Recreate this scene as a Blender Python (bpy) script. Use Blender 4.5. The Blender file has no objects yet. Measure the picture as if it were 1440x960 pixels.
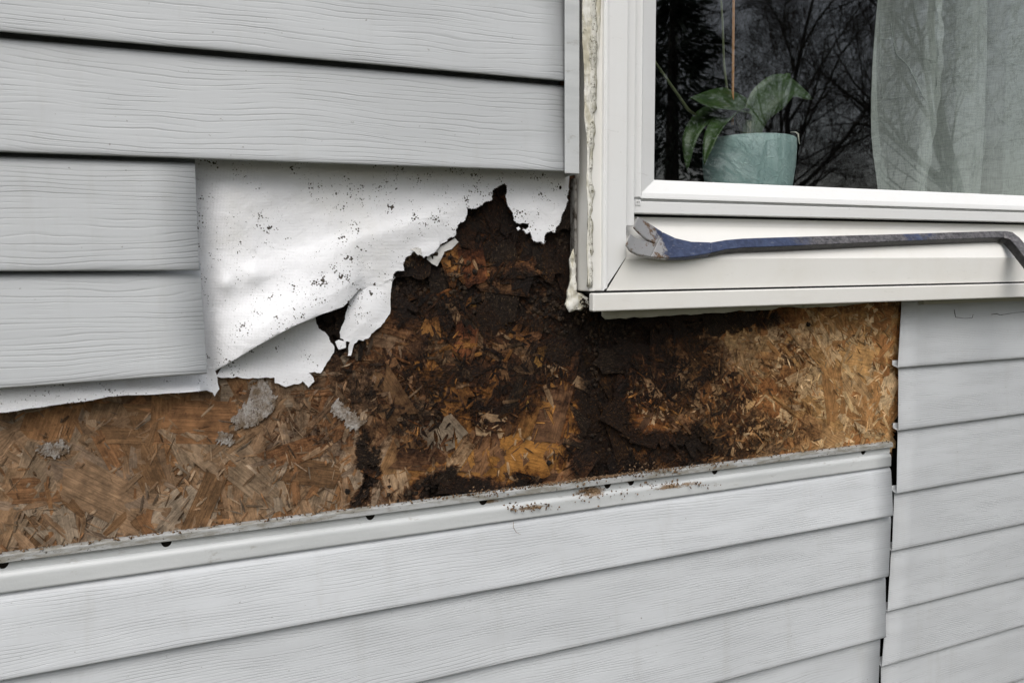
import bpy, bmesh, math, random
from mathutils import Vector, Matrix, noise
from mathutils.geometry import delaunay_2d_cdt
sc = bpy.context.scene
COL = sc.collection
R = math.radians
rng = random.Random(7)

# ------------------------------------------------------------------ camera
EYE = 1.45                       # camera height above the ground
DIST = 1.0                       # camera to wall
FPX = 1040.0                     # focal length in pixels of the 1440 px wide photograph
def _n(v): return Vector(v).normalized()
AX_R = _n((2580, -125, FPX))                                   # wall right, in camera axes (x right, y down, z forward)
AX_D = _n((80, (FPX * FPX + 2580 * 80) / 125, FPX))            # wall down
AX_N = AX_R.cross(AX_D)                                        # into the wall
def ray(px, py):
    v = Vector((px - 720, py - 480, FPX))
    return Vector((v.dot(AX_R), v.dot(AX_N), -v.dot(AX_D)))
CAM = Vector((0, -DIST, EYE))
def P(px, py, off=0.0):
    """point on the plane lying `off` metres in front of the sheathing"""
    d = ray(px, py)
    return CAM + d * ((DIST - off) / d.y)
cam = bpy.data.cameras.new('camera')
cam.sensor_width = 36; cam.lens = FPX / 1440 * 36; cam.clip_start = 0.01; cam.clip_end = 500
camo = bpy.data.objects.new('camera', cam); COL.objects.link(camo)
ax = [Vector((AX_R[i], AX_N[i], -AX_D[i])) for i in range(3)]
m3 = Matrix((ax[0], -ax[1], -ax[2])).transposed()
camo.matrix_world = Matrix.Translation(CAM) @ m3.to_4x4()
cam.dof.use_dof = True; cam.dof.focus_distance = 1.15; cam.dof.aperture_fstop = 8.5      # phone lens: the mirrored trees fall slightly out of focus
sc.camera = camo
sc.render.resolution_x = 1024; sc.render.resolution_y = 682

# ------------------------------------------------------------------ light
SUN_EL, SUN_AZ = R(52), R(205)      # azimuth clockwise from +Y (the wall faces -Y = 180)
w = bpy.data.worlds.new('World'); sc.world = w; w.use_nodes = True
nt = w.node_tree; nt.nodes.clear()
sky = nt.nodes.new('ShaderNodeTexSky'); sky.sky_type = 'NISHITA'; sky.sun_disc = False
sky.sun_elevation = SUN_EL; sky.sun_rotation = SUN_AZ; sky.dust_density = 4; sky.air_density = 1.2
hs = nt.nodes.new('ShaderNodeHueSaturation'); hs.inputs['Saturation'].default_value = 0.42
bg = nt.nodes.new('ShaderNodeBackground'); bg.inputs[1].default_value = 0.13
wo = nt.nodes.new('ShaderNodeOutputWorld')
nt.links.new(sky.outputs[0], hs.inputs['Color']); nt.links.new(hs.outputs[0], bg.inputs[0]); nt.links.new(bg.outputs[0], wo.inputs[0])
sun = bpy.data.lights.new('sun', 'SUN'); sun.energy = 1.0; sun.angle = R(50); sun.color = (1, 0.97, 0.93)
suno = bpy.data.objects.new('sun', sun); COL.objects.link(suno)
sd = Vector((math.sin(SUN_AZ) * math.cos(SUN_EL), math.cos(SUN_AZ) * math.cos(SUN_EL), math.sin(SUN_EL)))
suno.rotation_euler = sd.to_track_quat('Z', 'Y').to_euler()
suno.location = (0, -6, 8)
vs = sc.view_settings; vs.view_transform = 'Standard'; vs.look = 'None'; vs.gamma = 1; vs.exposure = 0.30

# ------------------------------------------------------------------ helpers
def tag(o, label=None, cat=None, group=None, kind=None):
    if label: o['label'] = label
    if cat: o['category'] = cat
    if group: o['group'] = group
    if kind: o['kind'] = kind
    return o
def empty(name, loc, label, cat, group=None):
    o = bpy.data.objects.new(name, None); COL.objects.link(o); o.location = loc
    o.empty_display_size = 0.05
    return tag(o, label, cat, group)
def link_mesh(name, me, mat=None, parent=None, smooth=False):
    o = bpy.data.objects.new(name, me); COL.objects.link(o)
    if mat: me.materials.append(mat)
    if smooth:
        for p in me.polygons: p.use_smooth = True
    if parent:
        o.parent = parent
        q = parent; t = Vector((0, 0, 0))
        while q: t += q.location; q = q.parent
        o.location = -t
    return o
def mesh(name, verts, faces, mat=None, parent=None, smooth=False):
    me = bpy.data.meshes.new(name); me.from_pydata([tuple(v) for v in verts], [], faces); me.update()
    return link_mesh(name, me, mat, parent, smooth)
def bevel(o, wd=0.001, seg=2):
    m = o.modifiers.new('bevel', 'BEVEL'); m.width = wd; m.segments = seg; m.limit_method = 'ANGLE'; m.angle_limit = R(35)
    return o
def solidify(o, t, off=-1):
    m = o.modifiers.new('thickness', 'SOLIDIFY'); m.thickness = t; m.offset = off
    return o
def box_vf(x0, x1, y0, y1, z0, z1, V, F):
    b = len(V)
    V += [(x0,y0,z0),(x1,y0,z0),(x1,y1,z0),(x0,y1,z0),(x0,y0,z1),(x1,y0,z1),(x1,y1,z1),(x0,y1,z1)]
    F += [tuple(b+i for i in f) for f in ((0,3,2,1),(4,5,6,7),(0,1,5,4),(1,2,6,5),(2,3,7,6),(3,0,4,7))]
def box(name, x0, x1, y0, y1, z0, z1, mat, parent=None, bv=0.0):
    V, F = [], []; box_vf(x0, x1, y0, y1, z0, z1, V, F)
    o = mesh(name, V, F, mat, parent)
    if bv: bevel(o, bv)
    return o
def tube_vf(pts, rad, V, F, n=6, cap=True):
    b = len(V); k = len(pts); pts = [Vector(p) for p in pts]
    prev = None
    for i, p in enumerate(pts):
        t = (pts[min(i+1, k-1)] - pts[max(i-1, 0)])
        if t.length < 1e-9: t = Vector((0, 0, 1))
        t.normalize()
        if prev is None:
            a = Vector((0, 0, 1)) if abs(t.z) < .9 else Vector((1, 0, 0)); a = t.cross(a).normalized()
        else:
            a = (prev - t * prev.dot(t))
            a = a.normalized() if a.length > 1e-6 else t.orthogonal().normalized()
        prev = a; c = t.cross(a)
        r = rad[i] if hasattr(rad, '__len__') else rad
        for j in range(n):
            an = 2 * math.pi * j / n
            V.append(p + a * (r * math.cos(an)) + c * (r * math.sin(an)))
    for i in range(k - 1):
        for j in range(n):
            F.append((b+i*n+j, b+i*n+(j+1) % n, b+(i+1)*n+(j+1) % n, b+(i+1)*n+j))
    if cap:
        F.append(tuple(b+j for j in reversed(range(n)))); F.append(tuple(b+(k-1)*n+j for j in range(n)))
def sstep(a, b, x):
    t = max(0.0, min(1.0, (x - a) / (b - a))); return t * t * (3 - 2 * t)
def inside(poly, x, y):
    c = False; n = len(poly); j = n - 1
    for i in range(n):
        xi, yi = poly[i]; xj, yj = poly[j]
        if (yi > y) != (yj > y) and x < (xj - xi) * (y - yi) / (yj - yi) + xi: c = not c
        j = i
    return c

# ------------------------------------------------------------------ node helpers
class NT:
    def __init__(s, tree): s.t = tree
    def n(s, typ, **kw):
        nd = s.t.nodes.new(typ)
        for k, v in kw.items(): setattr(nd, k, v)
        return nd
    def put(s, sock, v):
        if v is None: return
        if isinstance(v, bpy.types.NodeSocket): s.t.links.new(v, sock)
        else: sock.default_value = v
    def math(s, op, a, b=None, c=None, clamp=False):
        nd = s.n('ShaderNodeMath', operation=op, use_clamp=clamp)
        s.put(nd.inputs[0], a); s.put(nd.inputs[1], b); s.put(nd.inputs[2], c); return nd.outputs[0]
    def vmath(s, op, a, b=None):
        nd = s.n('ShaderNodeVectorMath', operation=op); s.put(nd.inputs[0], a); s.put(nd.inputs[1], b)
        return nd.outputs['Value'] if op in ('LENGTH', 'DISTANCE', 'DOT_PRODUCT') else nd.outputs[0]
    def noise(s, vec, scale=5, detail=3, rough=.5, dist=0):
        nd = s.n('ShaderNodeTexNoise'); s.put(nd.inputs['Vector'], vec); s.put(nd.inputs['Scale'], scale)
        nd.inputs['Detail'].default_value = detail; nd.inputs['Roughness'].default_value = rough; nd.inputs['Distortion'].default_value = dist
        return nd.outputs[0]
    def smooth(s, x, a, b, lo=0.0, hi=1.0):
        nd = s.n('ShaderNodeMapRange', interpolation_type='SMOOTHSTEP'); s.put(nd.inputs[0], x)
        nd.inputs[1].default_value = a; nd.inputs[2].default_value = b; nd.inputs[3].default_value = lo; nd.inputs[4].default_value = hi
        return nd.outputs[0]
    def mix(s, f, a, b, mode='MIX'):
        nd = s.n('ShaderNodeMix', data_type='RGBA', blend_type=mode); s.put(nd.inputs[0], f)
        for sk, v in ((nd.inputs[6], a), (nd.inputs[7], b)):
            if isinstance(v, (tuple, list)): v = (*v[:3], 1)
            s.put(sk, v)
        return nd.outputs[2]
    def bump(s, h, dist, strength=1.0, normal=None):
        nd = s.n('ShaderNodeBump'); nd.inputs['Strength'].default_value = strength; nd.inputs['Distance'].default_value = dist
        s.put(nd.inputs['Height'], h)
        if normal: s.t.links.new(normal, nd.inputs['Normal'])
        return nd.outputs[0]
    def pos(s): return s.n('ShaderNodeNewGeometry').outputs['Position']
    def scalev(s, v, sx, sy, sz, off=None):
        nd = s.n('ShaderNodeMapping'); s.put(nd.inputs['Vector'], v); nd.inputs['Scale'].default_value = (sx, sy, sz)
        if off: s.put(nd.inputs['Location'], off)
        return nd.outputs[0]
def material(name, rough=.5, color=(.5, .5, .5), spec=.5, metal=0.0):
    m = bpy.data.materials.new(name); m.use_nodes = True
    b = m.node_tree.nodes['Principled BSDF']
    b.inputs['Roughness'].default_value = rough; b.inputs['Base Color'].default_value = (*color, 1)
    b.inputs['Specular IOR Level'].default_value = spec; b.inputs['Metallic'].default_value = metal
    return m, NT(m.node_tree), b
def setc(t, b, col=None, rough=None, normal=None):
    if col is not None: t.put(b.inputs['Base Color'], col)
    if rough is not None: t.put(b.inputs['Roughness'], rough)
    if normal is not None: t.put(b.inputs['Normal'], normal)

# ------------------------------------------------------------------ materials
def mat_siding(name, col, depth=.00030, freq=150):
    m, t, b = material(name, .48, col, .35)
    oi = t.n('ShaderNodeObjectInfo')
    shift = t.n('ShaderNodeCombineXYZ'); t.put(shift.inputs[0], t.math('MULTIPLY', oi.outputs['Random'], 60)); t.put(shift.inputs[2], t.math('MULTIPLY', oi.outputs['Random'], 17))
    p = t.vmath('ADD', t.pos(), shift.outputs[0])
    sep = t.n('ShaderNodeSeparateXYZ'); t.put(sep.inputs[0], p)
    w1 = t.noise(t.scalev(p, 2.2, 0, 9), 1, 2, .5); w2 = t.noise(t.scalev(p, 9, 0, 34), 1, 2, .55)
    v = t.math('ADD', t.math('MULTIPLY', sep.outputs[2], freq), t.math('ADD', t.math('MULTIPLY', w1, 9), t.math('MULTIPLY', w2, 1.7)))
    fr = t.math('FRACT', v)
    groove = t.math('MULTIPLY', t.smooth(fr, 0, .10), t.smooth(fr, .42, .10))            # steep lower side, soft upper side
    mask = t.smooth(t.noise(t.scalev(p, 7, 0, 60), 1, 2, .6), .33, .62)
    fr2 = t.math('FRACT', t.math('MULTIPLY', v, 2.37)); g2 = t.math('MULTIPLY', t.smooth(fr2, 0, .2), t.smooth(fr2, .7, .25))
    m2 = t.smooth(t.noise(t.scalev(p, 12, 0, 90), 1, 2, .6), .5, .7)
    h = t.math('ADD', t.math('MULTIPLY', groove, mask), t.math('MULTIPLY', t.math('MULTIPLY', g2, m2), .4))
    h = t.math('MULTIPLY', h, -1)
    fine = t.noise(t.scalev(p, 60, 60, 900), 1, 3, .6)
    h = t.math('ADD', h, t.math('MULTIPLY', fine, .18))
    tone = t.noise(t.scalev(p, 3, 3, 14), 1, 4, .6)
    c = t.mix(t.smooth(tone, .3, .7), tuple(x * .93 for x in col), tuple(x * 1.05 for x in col))
    c = t.mix(t.math('MULTIPLY', t.math('MULTIPLY', groove, mask), .26), c, tuple(x * .5 for x in col))    # grain grooves darker than the face
    stk = t.smooth(t.noise(t.scalev(p, 26, 26, 3), 1, 5, .7), .50, .78); c = t.mix(t.math('MULTIPLY', stk, .16), c, (.33, .32, .28))    # faint run-off streaks
    sp = t.smooth(t.noise(p, 140, 2, .7), .72, .79)
    c = t.mix(t.math('MULTIPLY', sp, .65), c, (.16, .15, .13))
    setc(t, b, c, None, t.bump(h, depth))
    return m
M = {}
M['siding'] = mat_siding('grey_vinyl_siding', (.522, .542, .558))
M['siding_right'] = mat_siding('grey_vinyl_siding_fine_grain', (.545, .567, .588), .00026, 270)
M['siding_low'] = mat_siding('grey_vinyl_siding_low_grain', (.580, .603, .626), .00028, 250)
m, t, b = material('smooth_vinyl', .42, (.56, .58, .585), .4)
p = t.pos()
tone = t.noise(t.scalev(p, 4, 20, 40), 1, 4, .6)
c = t.mix(t.smooth(tone, .3, .7), (.50, .52, .525), (.60, .62, .625))
d1 = t.smooth(t.noise(t.scalev(p, 26, 26, 60), 1, 5, .7), .60, .72)
c = t.mix(t.math('MULTIPLY', d1, .5), c, (.25, .22, .18))
st = None
for (bx, by, rx, ry) in ((832, 692, 34, 12), (748, 713, 34, 5), (950, 683, 48, 6), (905, 668, 40, 8), (690, 706, 30, 5), (1010, 660, 30, 5)):
    q = P(bx, by, .01); d = t.vmath('LENGTH', t.vmath('MULTIPLY', t.vmath('SUBTRACT', p, tuple(q)), (1 / ((P(bx+rx, by, .01) - q).x), 0, 1 / abs((P(bx, by+ry, .01) - q).z))))
    v = t.smooth(d, .2, 1.2, 1, 0); st = v if st is None else t.math('MAXIMUM', st, v)
sn_ = t.math('ADD', t.noise(t.scalev(p, 60, 60, 160), 1, 6, .78), t.math('MULTIPLY', st, .35))
c = t.mix(t.math('MULTIPLY', t.smooth(sn_, .68, .86), st), c, t.mix(t.noise(p, 90, 4, .7), (.09, .055, .03), (.34, .23, .13)))      # brown washings from the rot
setc(t, b, c, None, t.bump(t.noise(p, 160, 3, .6), .0002)); M['vinyl'] = m
m, t, b = material('dirty_nail_hem', .6, (.5, .5, .5), .3)
p = t.pos()
d1 = t.smooth(t.noise(t.scalev(p, 18, 40, 90), 1, 6, .75), .42, .60)
c = t.mix(d1, (.40, .41, .41), (.24, .23, .20))
d2 = t.smooth(t.noise(p, 220, 4, .8), .60, .68)
c = t.mix(d2, c, (.05, .04, .03)); setc(t, b, c, None, t.bump(t.noise(p, 300, 4, .7), .0006)); M['hem'] = m

def mat_white(name, col, dirt=.35, warm=(.62, .58, .48), grain=False):
    m, t, b = material(name, .38, col, .45)
    p = t.pos()
    tone = t.noise(p, 9, 4, .6)
    c = t.mix(t.smooth(tone, .42, .75), col, tuple(col[i] * (1 - dirt * .5) + warm[i] * dirt * .5 for i in range(3)))
    sp = t.smooth(t.noise(p, 130, 3, .7), .71, .78)
    c = t.mix(t.math('MULTIPLY', sp, .5), c, (.3, .28, .22))
    sc_ = t.smooth(t.noise(t.scalev(p, 40, 40, 260), 1, 3, .6, 1.0), .66, .73)
    c = t.mix(t.math('MULTIPLY', sc_, .18), c, (.35, .33, .30))
    setc(t, b, c, None, t.bump(t.noise(p, 70, 3, .6), .0002)); return m
M['white'] = mat_white('white_window_vinyl', (.80, .81, .81), .15)
M['cream'] = mat_white('weathered_white_sill', (.80, .795, .765), .4)
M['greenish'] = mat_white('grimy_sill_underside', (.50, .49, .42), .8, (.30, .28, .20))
m, t, b = material('old_caulk', .7, (.78, .77, .72), .3)
p = t.pos()
c = t.mix(t.smooth(t.noise(t.scalev(p, 60, 60, 14), 1, 5, .7), .40, .62), (.80, .79, .74), (.52, .49, .38))
c = t.mix(t.smooth(t.noise(p, 190, 4, .75), .60, .72), c, (.20, .19, .13))
setc(t, b, c, None, t.bump(t.noise(p, 130, 5, .7), .0016)); M['caulk'] = m
m, t, b = material('cracked_dirty_caulk', .8, (.4, .38, .3), .2)
p = t.pos()
c = t.mix(t.smooth(t.noise(t.scalev(p, 120, 120, 18), 1, 5, .7), .40, .60), (.72, .71, .65), (.36, .34, .25))
c = t.mix(t.smooth(t.noise(p, 260, 4, .75), .52, .64), c, (.12, .11, .075))
setc(t, b, c, None, t.bump(t.noise(p, 210, 5, .75), .003)); M['caulk_dirty'] = m
m, t, b = material('gap_black', .6, (.012, .012, .012), .3); M['black'] = m  # black of the sill joint and of the painted shade under the track
m, t, b = material('aluminium_flashing', .45, (.28, .27, .25), .5, .6)
p = t.pos(); c = t.mix(t.smooth(t.noise(p, 60, 5, .7), .45, .62), (.33, .32, .30), (.06, .05, .04)); setc(t, b, c); M['flashing'] = m

# house wrap: woven white film with grime specks
def mat_wrap(name, base, amt):
    m, t, b = material(name, .55, base, .3)
    p = t.pos()
    big = t.noise(p, 8, 4, .6)
    c = t.mix(t.math('MULTIPLY', t.smooth(big, .48, .75), .5), base, tuple(base[i] * (.86, .84, .78)[i] for i in range(3)))
    clus = t.smooth(t.noise(p, 15, 4, .65), .34, .66)
    vor = t.n('ShaderNodeTexVoronoi'); t.put(vor.inputs['Vector'], t.vmath('ADD', p, t.vmath('MULTIPLY', t.n('ShaderNodeTexNoise').outputs[1], (.004, .004, .004)))); vor.inputs['Scale'].default_value = 330
    size = t.math('MULTIPLY', t.math('POWER', t.noise(p, 75, 3, .6), 4.0), 3.15)
    spot = t.smooth(t.math('SUBTRACT', vor.outputs['Distance'], t.math('MULTIPLY', size, clus)), -.06, .02, 1, 0)
    spot2 = t.smooth(t.noise(p, 260, 4, .75), .63, .67)
    scratch = t.smooth(t.noise(t.scalev(p, 320, 320, 50), 1, 2, .6, 2), .725, .75)
    dk = t.math('MAXIMUM', t.math('MULTIPLY', spot, 1.1), t.math('MULTIPLY', t.math('MAXIMUM', t.math('MULTIPLY', spot2, clus), t.math('MULTIPLY', scratch, clus)), .8))
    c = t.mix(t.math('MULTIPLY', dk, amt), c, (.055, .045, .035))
    wx = t.n('ShaderNodeTexWave', bands_direction='X'); t.put(wx.inputs[0], p); wx.inputs['Scale'].default_value = 190; wx.inputs['Distortion'].default_value = .6
    wz = t.n('ShaderNodeTexWave', bands_direction='Z'); t.put(wz.inputs[0], p); wz.inputs['Scale'].default_value = 170; wz.inputs['Distortion'].default_value = .6
    h = t.math('ADD', wx.outputs[1], wz.outputs[1])
    n1 = t.bump(h, .00012)
    n2 = t.bump(t.noise(t.scalev(p, 30, 30, 44), 1, 5, .6, .6), .0018, 1.0, n1)
    setc(t, b, c, None, n2)
    return m
M['wrap'] = mat_wrap('white_house_wrap', (.87, .88, .905), .93)
M['wrap_grey'] = mat_wrap('grey_house_wrap', (.60, .59, .57), .9)  # greyer base colour, for the folded and curled edges
m, t, b = material('grey_wrap_residue', .8, (.3, .27, .23), .2)
p = t.pos(); c = t.mix(t.smooth(t.noise(p, 70, 6, .75), .36, .62), (.44, .41, .38), (.19, .14, .095))
c = t.mix(t.smooth(t.noise(t.scalev(p, 500, 500, 180), 1, 4, .7), .56, .66), c, (.10, .07, .05))
setc(t, b, c, None, t.bump(t.noise(p, 260, 5, .75), .003)); M['wrap_residue'] = m

# ---- rot mask, shared by all sheathing materials: stained and decayed zones of the board
BLOBS = [(862,470,95,48,1.0),(770,430,125,55,.85),(845,560,46,150,1.0),(700,318,110,75,.86),(592,392,52,34,1.0),(690,545,95,70,.62),
         (945,520,95,75,.62),(925,640,130,42,.8),(665,692,115,24,.95),(600,560,110,100,.52),(1012,565,60,75,.45),(515,655,16,60,.8),
         (478,455,45,40,.9),(980,452,140,20,.9),(640,430,120,60,.72),(790,360,40,110,.9),(850,640,60,50,.9),(505,520,60,90,.42),(780,500,110,60,.6),(1180,428,140,14,.35),(1075,505,90,90,.30),(1060,610,110,40,.42),(430,560,120,120,.25),(870,445,60,25,1.0),(800,475,70,40,.9)]
g = bpy.data.node_groups.new('rot_mask', 'ShaderNodeTree')
g.interface.new_socket('Mask', in_out='OUTPUT', socket_type='NodeSocketFloat')
T = NT(g); go = T.n('NodeGroupOutput'); pp = T.pos()
wp = T.n('ShaderNodeTexNoise'); T.put(wp.inputs['Vector'], pp); wp.inputs['Scale'].default_value = 16; wp.inputs['Detail'].default_value = 5; wp.inputs['Roughness'].default_value = .65
wv = T.vmath('MULTIPLY', T.vmath('SUBTRACT', wp.outputs[1], (.5, .5, .5)), (.10, 0, .10))
pw = T.vmath('ADD', pp, wv)
acc = None
for (bx, by, rx, ry, s) in BLOBS:
    ctr = P(bx, by); rxw = (P(bx+rx, by) - P(bx-rx, by)).x / 2; rzw = (P(bx, by-ry) - P(bx, by+ry)).z / 2
    d = T.vmath('LENGTH', T.vmath('MULTIPLY', T.vmath('SUBTRACT', pw, tuple(ctr)), (1/rxw, 0, 1/rzw)))
    v = T.smooth(d, .45, 1.35, s, 0)
    acc = v if acc is None else T.math('MAXIMUM', acc, v)
T.put(go.inputs[0], acc)

def mat_osb(name, mode):
    m, t, b = material(name, .72, (.3, .2, .1), .22)
    p = t.pos()
    grp = t.n('ShaderNodeGroup'); grp.node_tree = g; rot = grp.outputs[0]
    if mode == 'object':
        oi = t.n('ShaderNodeObjectInfo'); col, alpha = oi.outputs['Color'], oi.outputs['Alpha']
        uv = t.n('ShaderNodeUVMap').outputs[0]
        uv = t.vmath('ADD', uv, t.n('ShaderNodeObjectInfo').outputs['Location'])
    elif mode == 'attr':
        at = t.n('ShaderNodeAttribute', attribute_name='Col'); col, alpha = at.outputs['Color'], at.outputs['Alpha']
        uv = t.n('ShaderNodeUVMap').outputs[0]
    else:
        vor = t.n('ShaderNodeTexVoronoi'); t.put(vor.inputs['Vector'], t.scalev(p, 26, 26, 60)); vor.inputs['Scale'].default_value = 1
        sepc = t.n('ShaderNodeSeparateColor'); t.put(sepc.inputs[0], vor.outputs['Color'])
        col = t.mix(sepc.outputs[0], (.16, .085, .04), (.24, .15, .085)); alpha = .1
        uv = t.scalev(p, 1, 1, 1)
    grain = t.noise(t.scalev(uv, 26, 420, 420), 1, 4, .65)
    fibre = t.noise(t.scalev(uv, 9, 1500, 300), 1, 3, .7)
    blot = t.noise(p, 48, 5, .7)
    k = t.math('MULTIPLY', t.smooth(grain, .28, .72, .64, 1.22), t.smooth(blot, .28, .72, .50, 1.30))
    k = t.math('MULTIPLY', k, t.smooth(fibre, .3, .7, .82, 1.14))
    kc = t.n('ShaderNodeCombineColor'); [t.put(kc.inputs[i], k) for i in range(3)]
    c = t.mix(1.0, col, kc.outputs[0], 'MULTIPLY')
    # blackened decay: strands keep out of it by their own resistance (alpha)
    n1 = t.noise(p, 42, 7, .76); n2 = t.noise(p, 150, 5, .75)
    e = t.math('ADD', rot, t.math('ADD', t.math('MULTIPLY', t.math('SUBTRACT', n1, .5), 1.25), t.math('MULTIPLY', t.math('SUBTRACT', n2, .5), 1.0)))
    e = t.math('ADD', t.math('SUBTRACT', e, t.math('MULTIPLY', alpha, .50)), t.math('MULTIPLY', rot, .20))
    wet = t.smooth(e, -.10, .44); blk = t.smooth(e, .27, .74)
    c = t.mix(t.math('MULTIPLY', wet, .85), c, t.mix(1.0, c, (.30, .21, .15), 'MULTIPLY'))
    c = t.mix(t.math('MULTIPLY', blk, .93), c, t.mix(t.smooth(t.noise(p, 260, 4, .75), .45, .68), (.0035, .0028, .0026), (.018, .012, .0085)))
    fl = t.smooth(t.noise(t.scalev(uv, 160, 1100, 500), 1, 3, .7), .60, .68)
    c = t.mix(t.math('MULTIPLY', fl, .32), c, t.mix(1.0, col, (1.5, 1.5, 1.5), 'MULTIPLY'))
    # pinpricks of mould everywhere
    c = t.mix(t.math('MULTIPLY', t.smooth(t.noise(p, 170, 5, .75), .60, .70), .7), c, (.03, .022, .016))
    h = t.math('ADD', t.math('MULTIPLY', grain, .7), t.math('ADD', t.math('MULTIPLY', fibre, .5), t.math('MULTIPLY', n2, .9)))
    h = t.math('ADD', h, t.math('MULTIPLY', t.math('MULTIPLY', t.noise(p, 190, 5, .75), blk), 3.0))
    t.put(b.inputs['Specular IOR Level'], t.smooth(blk, 0, 1, .22, .16))
    setc(t, b, c, t.smooth(blk, 0, 1, .72, .42), t.bump(h, .0010))
    return m
M['strand'] = mat_osb('wood_strand', 'object'); M['strands'] = mat_osb('small_wood_strands', 'attr'); M['osb'] = mat_osb('sheathing_board', 'base')
m, t, b = material('rot_crumb', .85, (.03, .022, .016), .2)
p = t.pos(); c = t.mix(t.smooth(t.noise(p, 90, 4, .7), .4, .65), (.012, .009, .007), (.055, .036, .022)); setc(t, b, c, None, t.bump(t.noise(p, 500, 3, .7), .001)); M['crumb'] = m
m, t, b = material('brown_wood_crumb', .85, (.14, .08, .045), .2)
p = t.pos(); c = t.mix(t.smooth(t.noise(p, 200, 4, .7), .35, .65), (.05, .03, .018), (.26, .17, .10)); setc(t, b, c); M['crumb_brown'] = m
m, t, b = material('cavity_shade', .9, (.02, .017, .014), .1); M['dark'] = m  # near-black: shade inside gaps and slots put into the colour

# ------------------------------------------------------------------ setting
def zc(v): return v
WX0, WX1 = -3.0, 4.6
OPX0, OPX1, OPZ0, OPZ1 = .600, 2.06, EYE + .045, EYE + 1.20       # opening in the wall for the window
m, t, b = material('lawn_ground', .9, (.06, .06, .03), .2)
p = t.pos(); c = t.mix(t.smooth(t.noise(p, 3, 6, .7), .35, .65), (.045, .055, .022), (.10, .085, .05)); setc(t, b, c, None, t.bump(t.noise(p, 30, 5, .7), .05)); M['ground'] = m
V = [(-150, -150, 0), (150, -150, 0), (150, 150, 0), (-150, 150, 0)]
tag(mesh('ground', V, [(0, 1, 2, 3)], M['ground']), kind='structure')
m, t, b = material('plaster', .8, (.30, .29, .27), .2); p = t.pos(); c = t.mix(t.noise(p, 6, 4, .6), (.26, .25, .235), (.33, .32, .30)); setc(t, b, c); M['plaster'] = m
V, F = [], []
for (x0, x1, z0, z1) in ((WX0, OPX0, 0, 2.75), (OPX1, WX1, 0, 2.75), (OPX0, OPX1, 0, OPZ0), (OPX0, OPX1, OPZ1, 2.75)):
    box_vf(x0, x1, .030, .15, z0, z1, V, F)
tag(mesh('house_wall', V, F, M['dark']), kind='structure')
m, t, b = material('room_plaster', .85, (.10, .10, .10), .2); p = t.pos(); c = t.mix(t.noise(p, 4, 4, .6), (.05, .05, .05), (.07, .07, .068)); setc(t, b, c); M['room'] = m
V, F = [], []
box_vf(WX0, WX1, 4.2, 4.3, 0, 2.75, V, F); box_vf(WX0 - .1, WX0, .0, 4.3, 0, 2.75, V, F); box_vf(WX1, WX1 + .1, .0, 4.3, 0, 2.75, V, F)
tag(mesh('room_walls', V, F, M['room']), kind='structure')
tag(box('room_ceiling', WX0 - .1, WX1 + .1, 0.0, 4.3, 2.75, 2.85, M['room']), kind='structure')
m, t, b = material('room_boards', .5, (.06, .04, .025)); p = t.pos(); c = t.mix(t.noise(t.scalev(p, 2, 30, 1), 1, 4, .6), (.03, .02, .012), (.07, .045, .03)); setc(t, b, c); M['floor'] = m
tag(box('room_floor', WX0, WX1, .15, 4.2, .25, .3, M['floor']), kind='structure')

# ------------------------------------------------------------------ siding
def line3(a, b_, off):
    """wall line through two photo points, on the plane `off` proud of the sheathing: z as a function of x"""
    p, q = P(*a, off), P(*b_, off); s = (q.z - p.z) / (q.x - p.x)
    return lambda x, p=p, s=s: p.z + s * (x - p.x)
def course(parent, zt, zb, xl, xr, o_top, o_bot, mat, butt=.014, seed=0, wav=.0012, round_top=True, up=.010, lab=None, prof=None):
    """one lap: zt/zb = z(x) of its top and lower edge; xl/xr = (x at top, x at bottom) of its two ends"""
    nx = max(6, int((max(xr) - min(xl)) / .05)); V, F = [], []
    prof_ = prof
    prof = [(0, o_top), (.05, o_top + .0035), (.10, o_top + .0055)] if round_top else [(0, o_top), (.05, o_top + (o_bot - o_top) * .05), (.10, o_top + (o_bot - o_top) * .1)]
    if prof_: prof = list(prof_)
    o1 = prof[-1][1]; t1 = prof[-1][0]
    prof += [(t1 + (1 - t1) * k, o1 + (o_bot - o1) * k) for k in (.2, .4, .6, .8, .93, .985)]
    for i in range(nx + 1):
        u = i / nx
        for (tt, of) in prof:
            x = (xl[0] + (xl[1] - xl[0]) * tt) * (1 - u) + (xr[0] + (xr[1] - xr[0]) * tt) * u
            z = (zt(x) + up) * (1 - tt) + zb(x) * tt
            of += wav * noise.noise(Vector((x * 2.3, z * 5, seed * 9.1))) * (.3 + .7 * tt)
            V.append((x, -of, z))
        x = xl[1] * (1 - u) + xr[1] * u; z = zb(x)
        wv_ = wav * noise.noise(Vector((x * 2.3, z * 5, seed * 9.1)))
        V.append((x, -(o_bot - .0012 + wv_), z - .0004)); V.append((x, -(o_bot - .003 + wv_), z + .0002)); V.append((x, -(o_bot - butt + wv_), z + .003)); V.append((x, -(o_bot - butt + wv_), z + .012))
    k = len(prof) + 4
    for i in range(nx):
        for j in range(k - 1): F.append((i*k+j, i*k+j+1, (i+1)*k+j+1, (i+1)*k+j))
    o = mesh('siding_panel', V, F, mat, parent, smooth=True)
    solidify(o, .0011)
    if lab: o['label'] = lab
    return o
XL = -1.75
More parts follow.
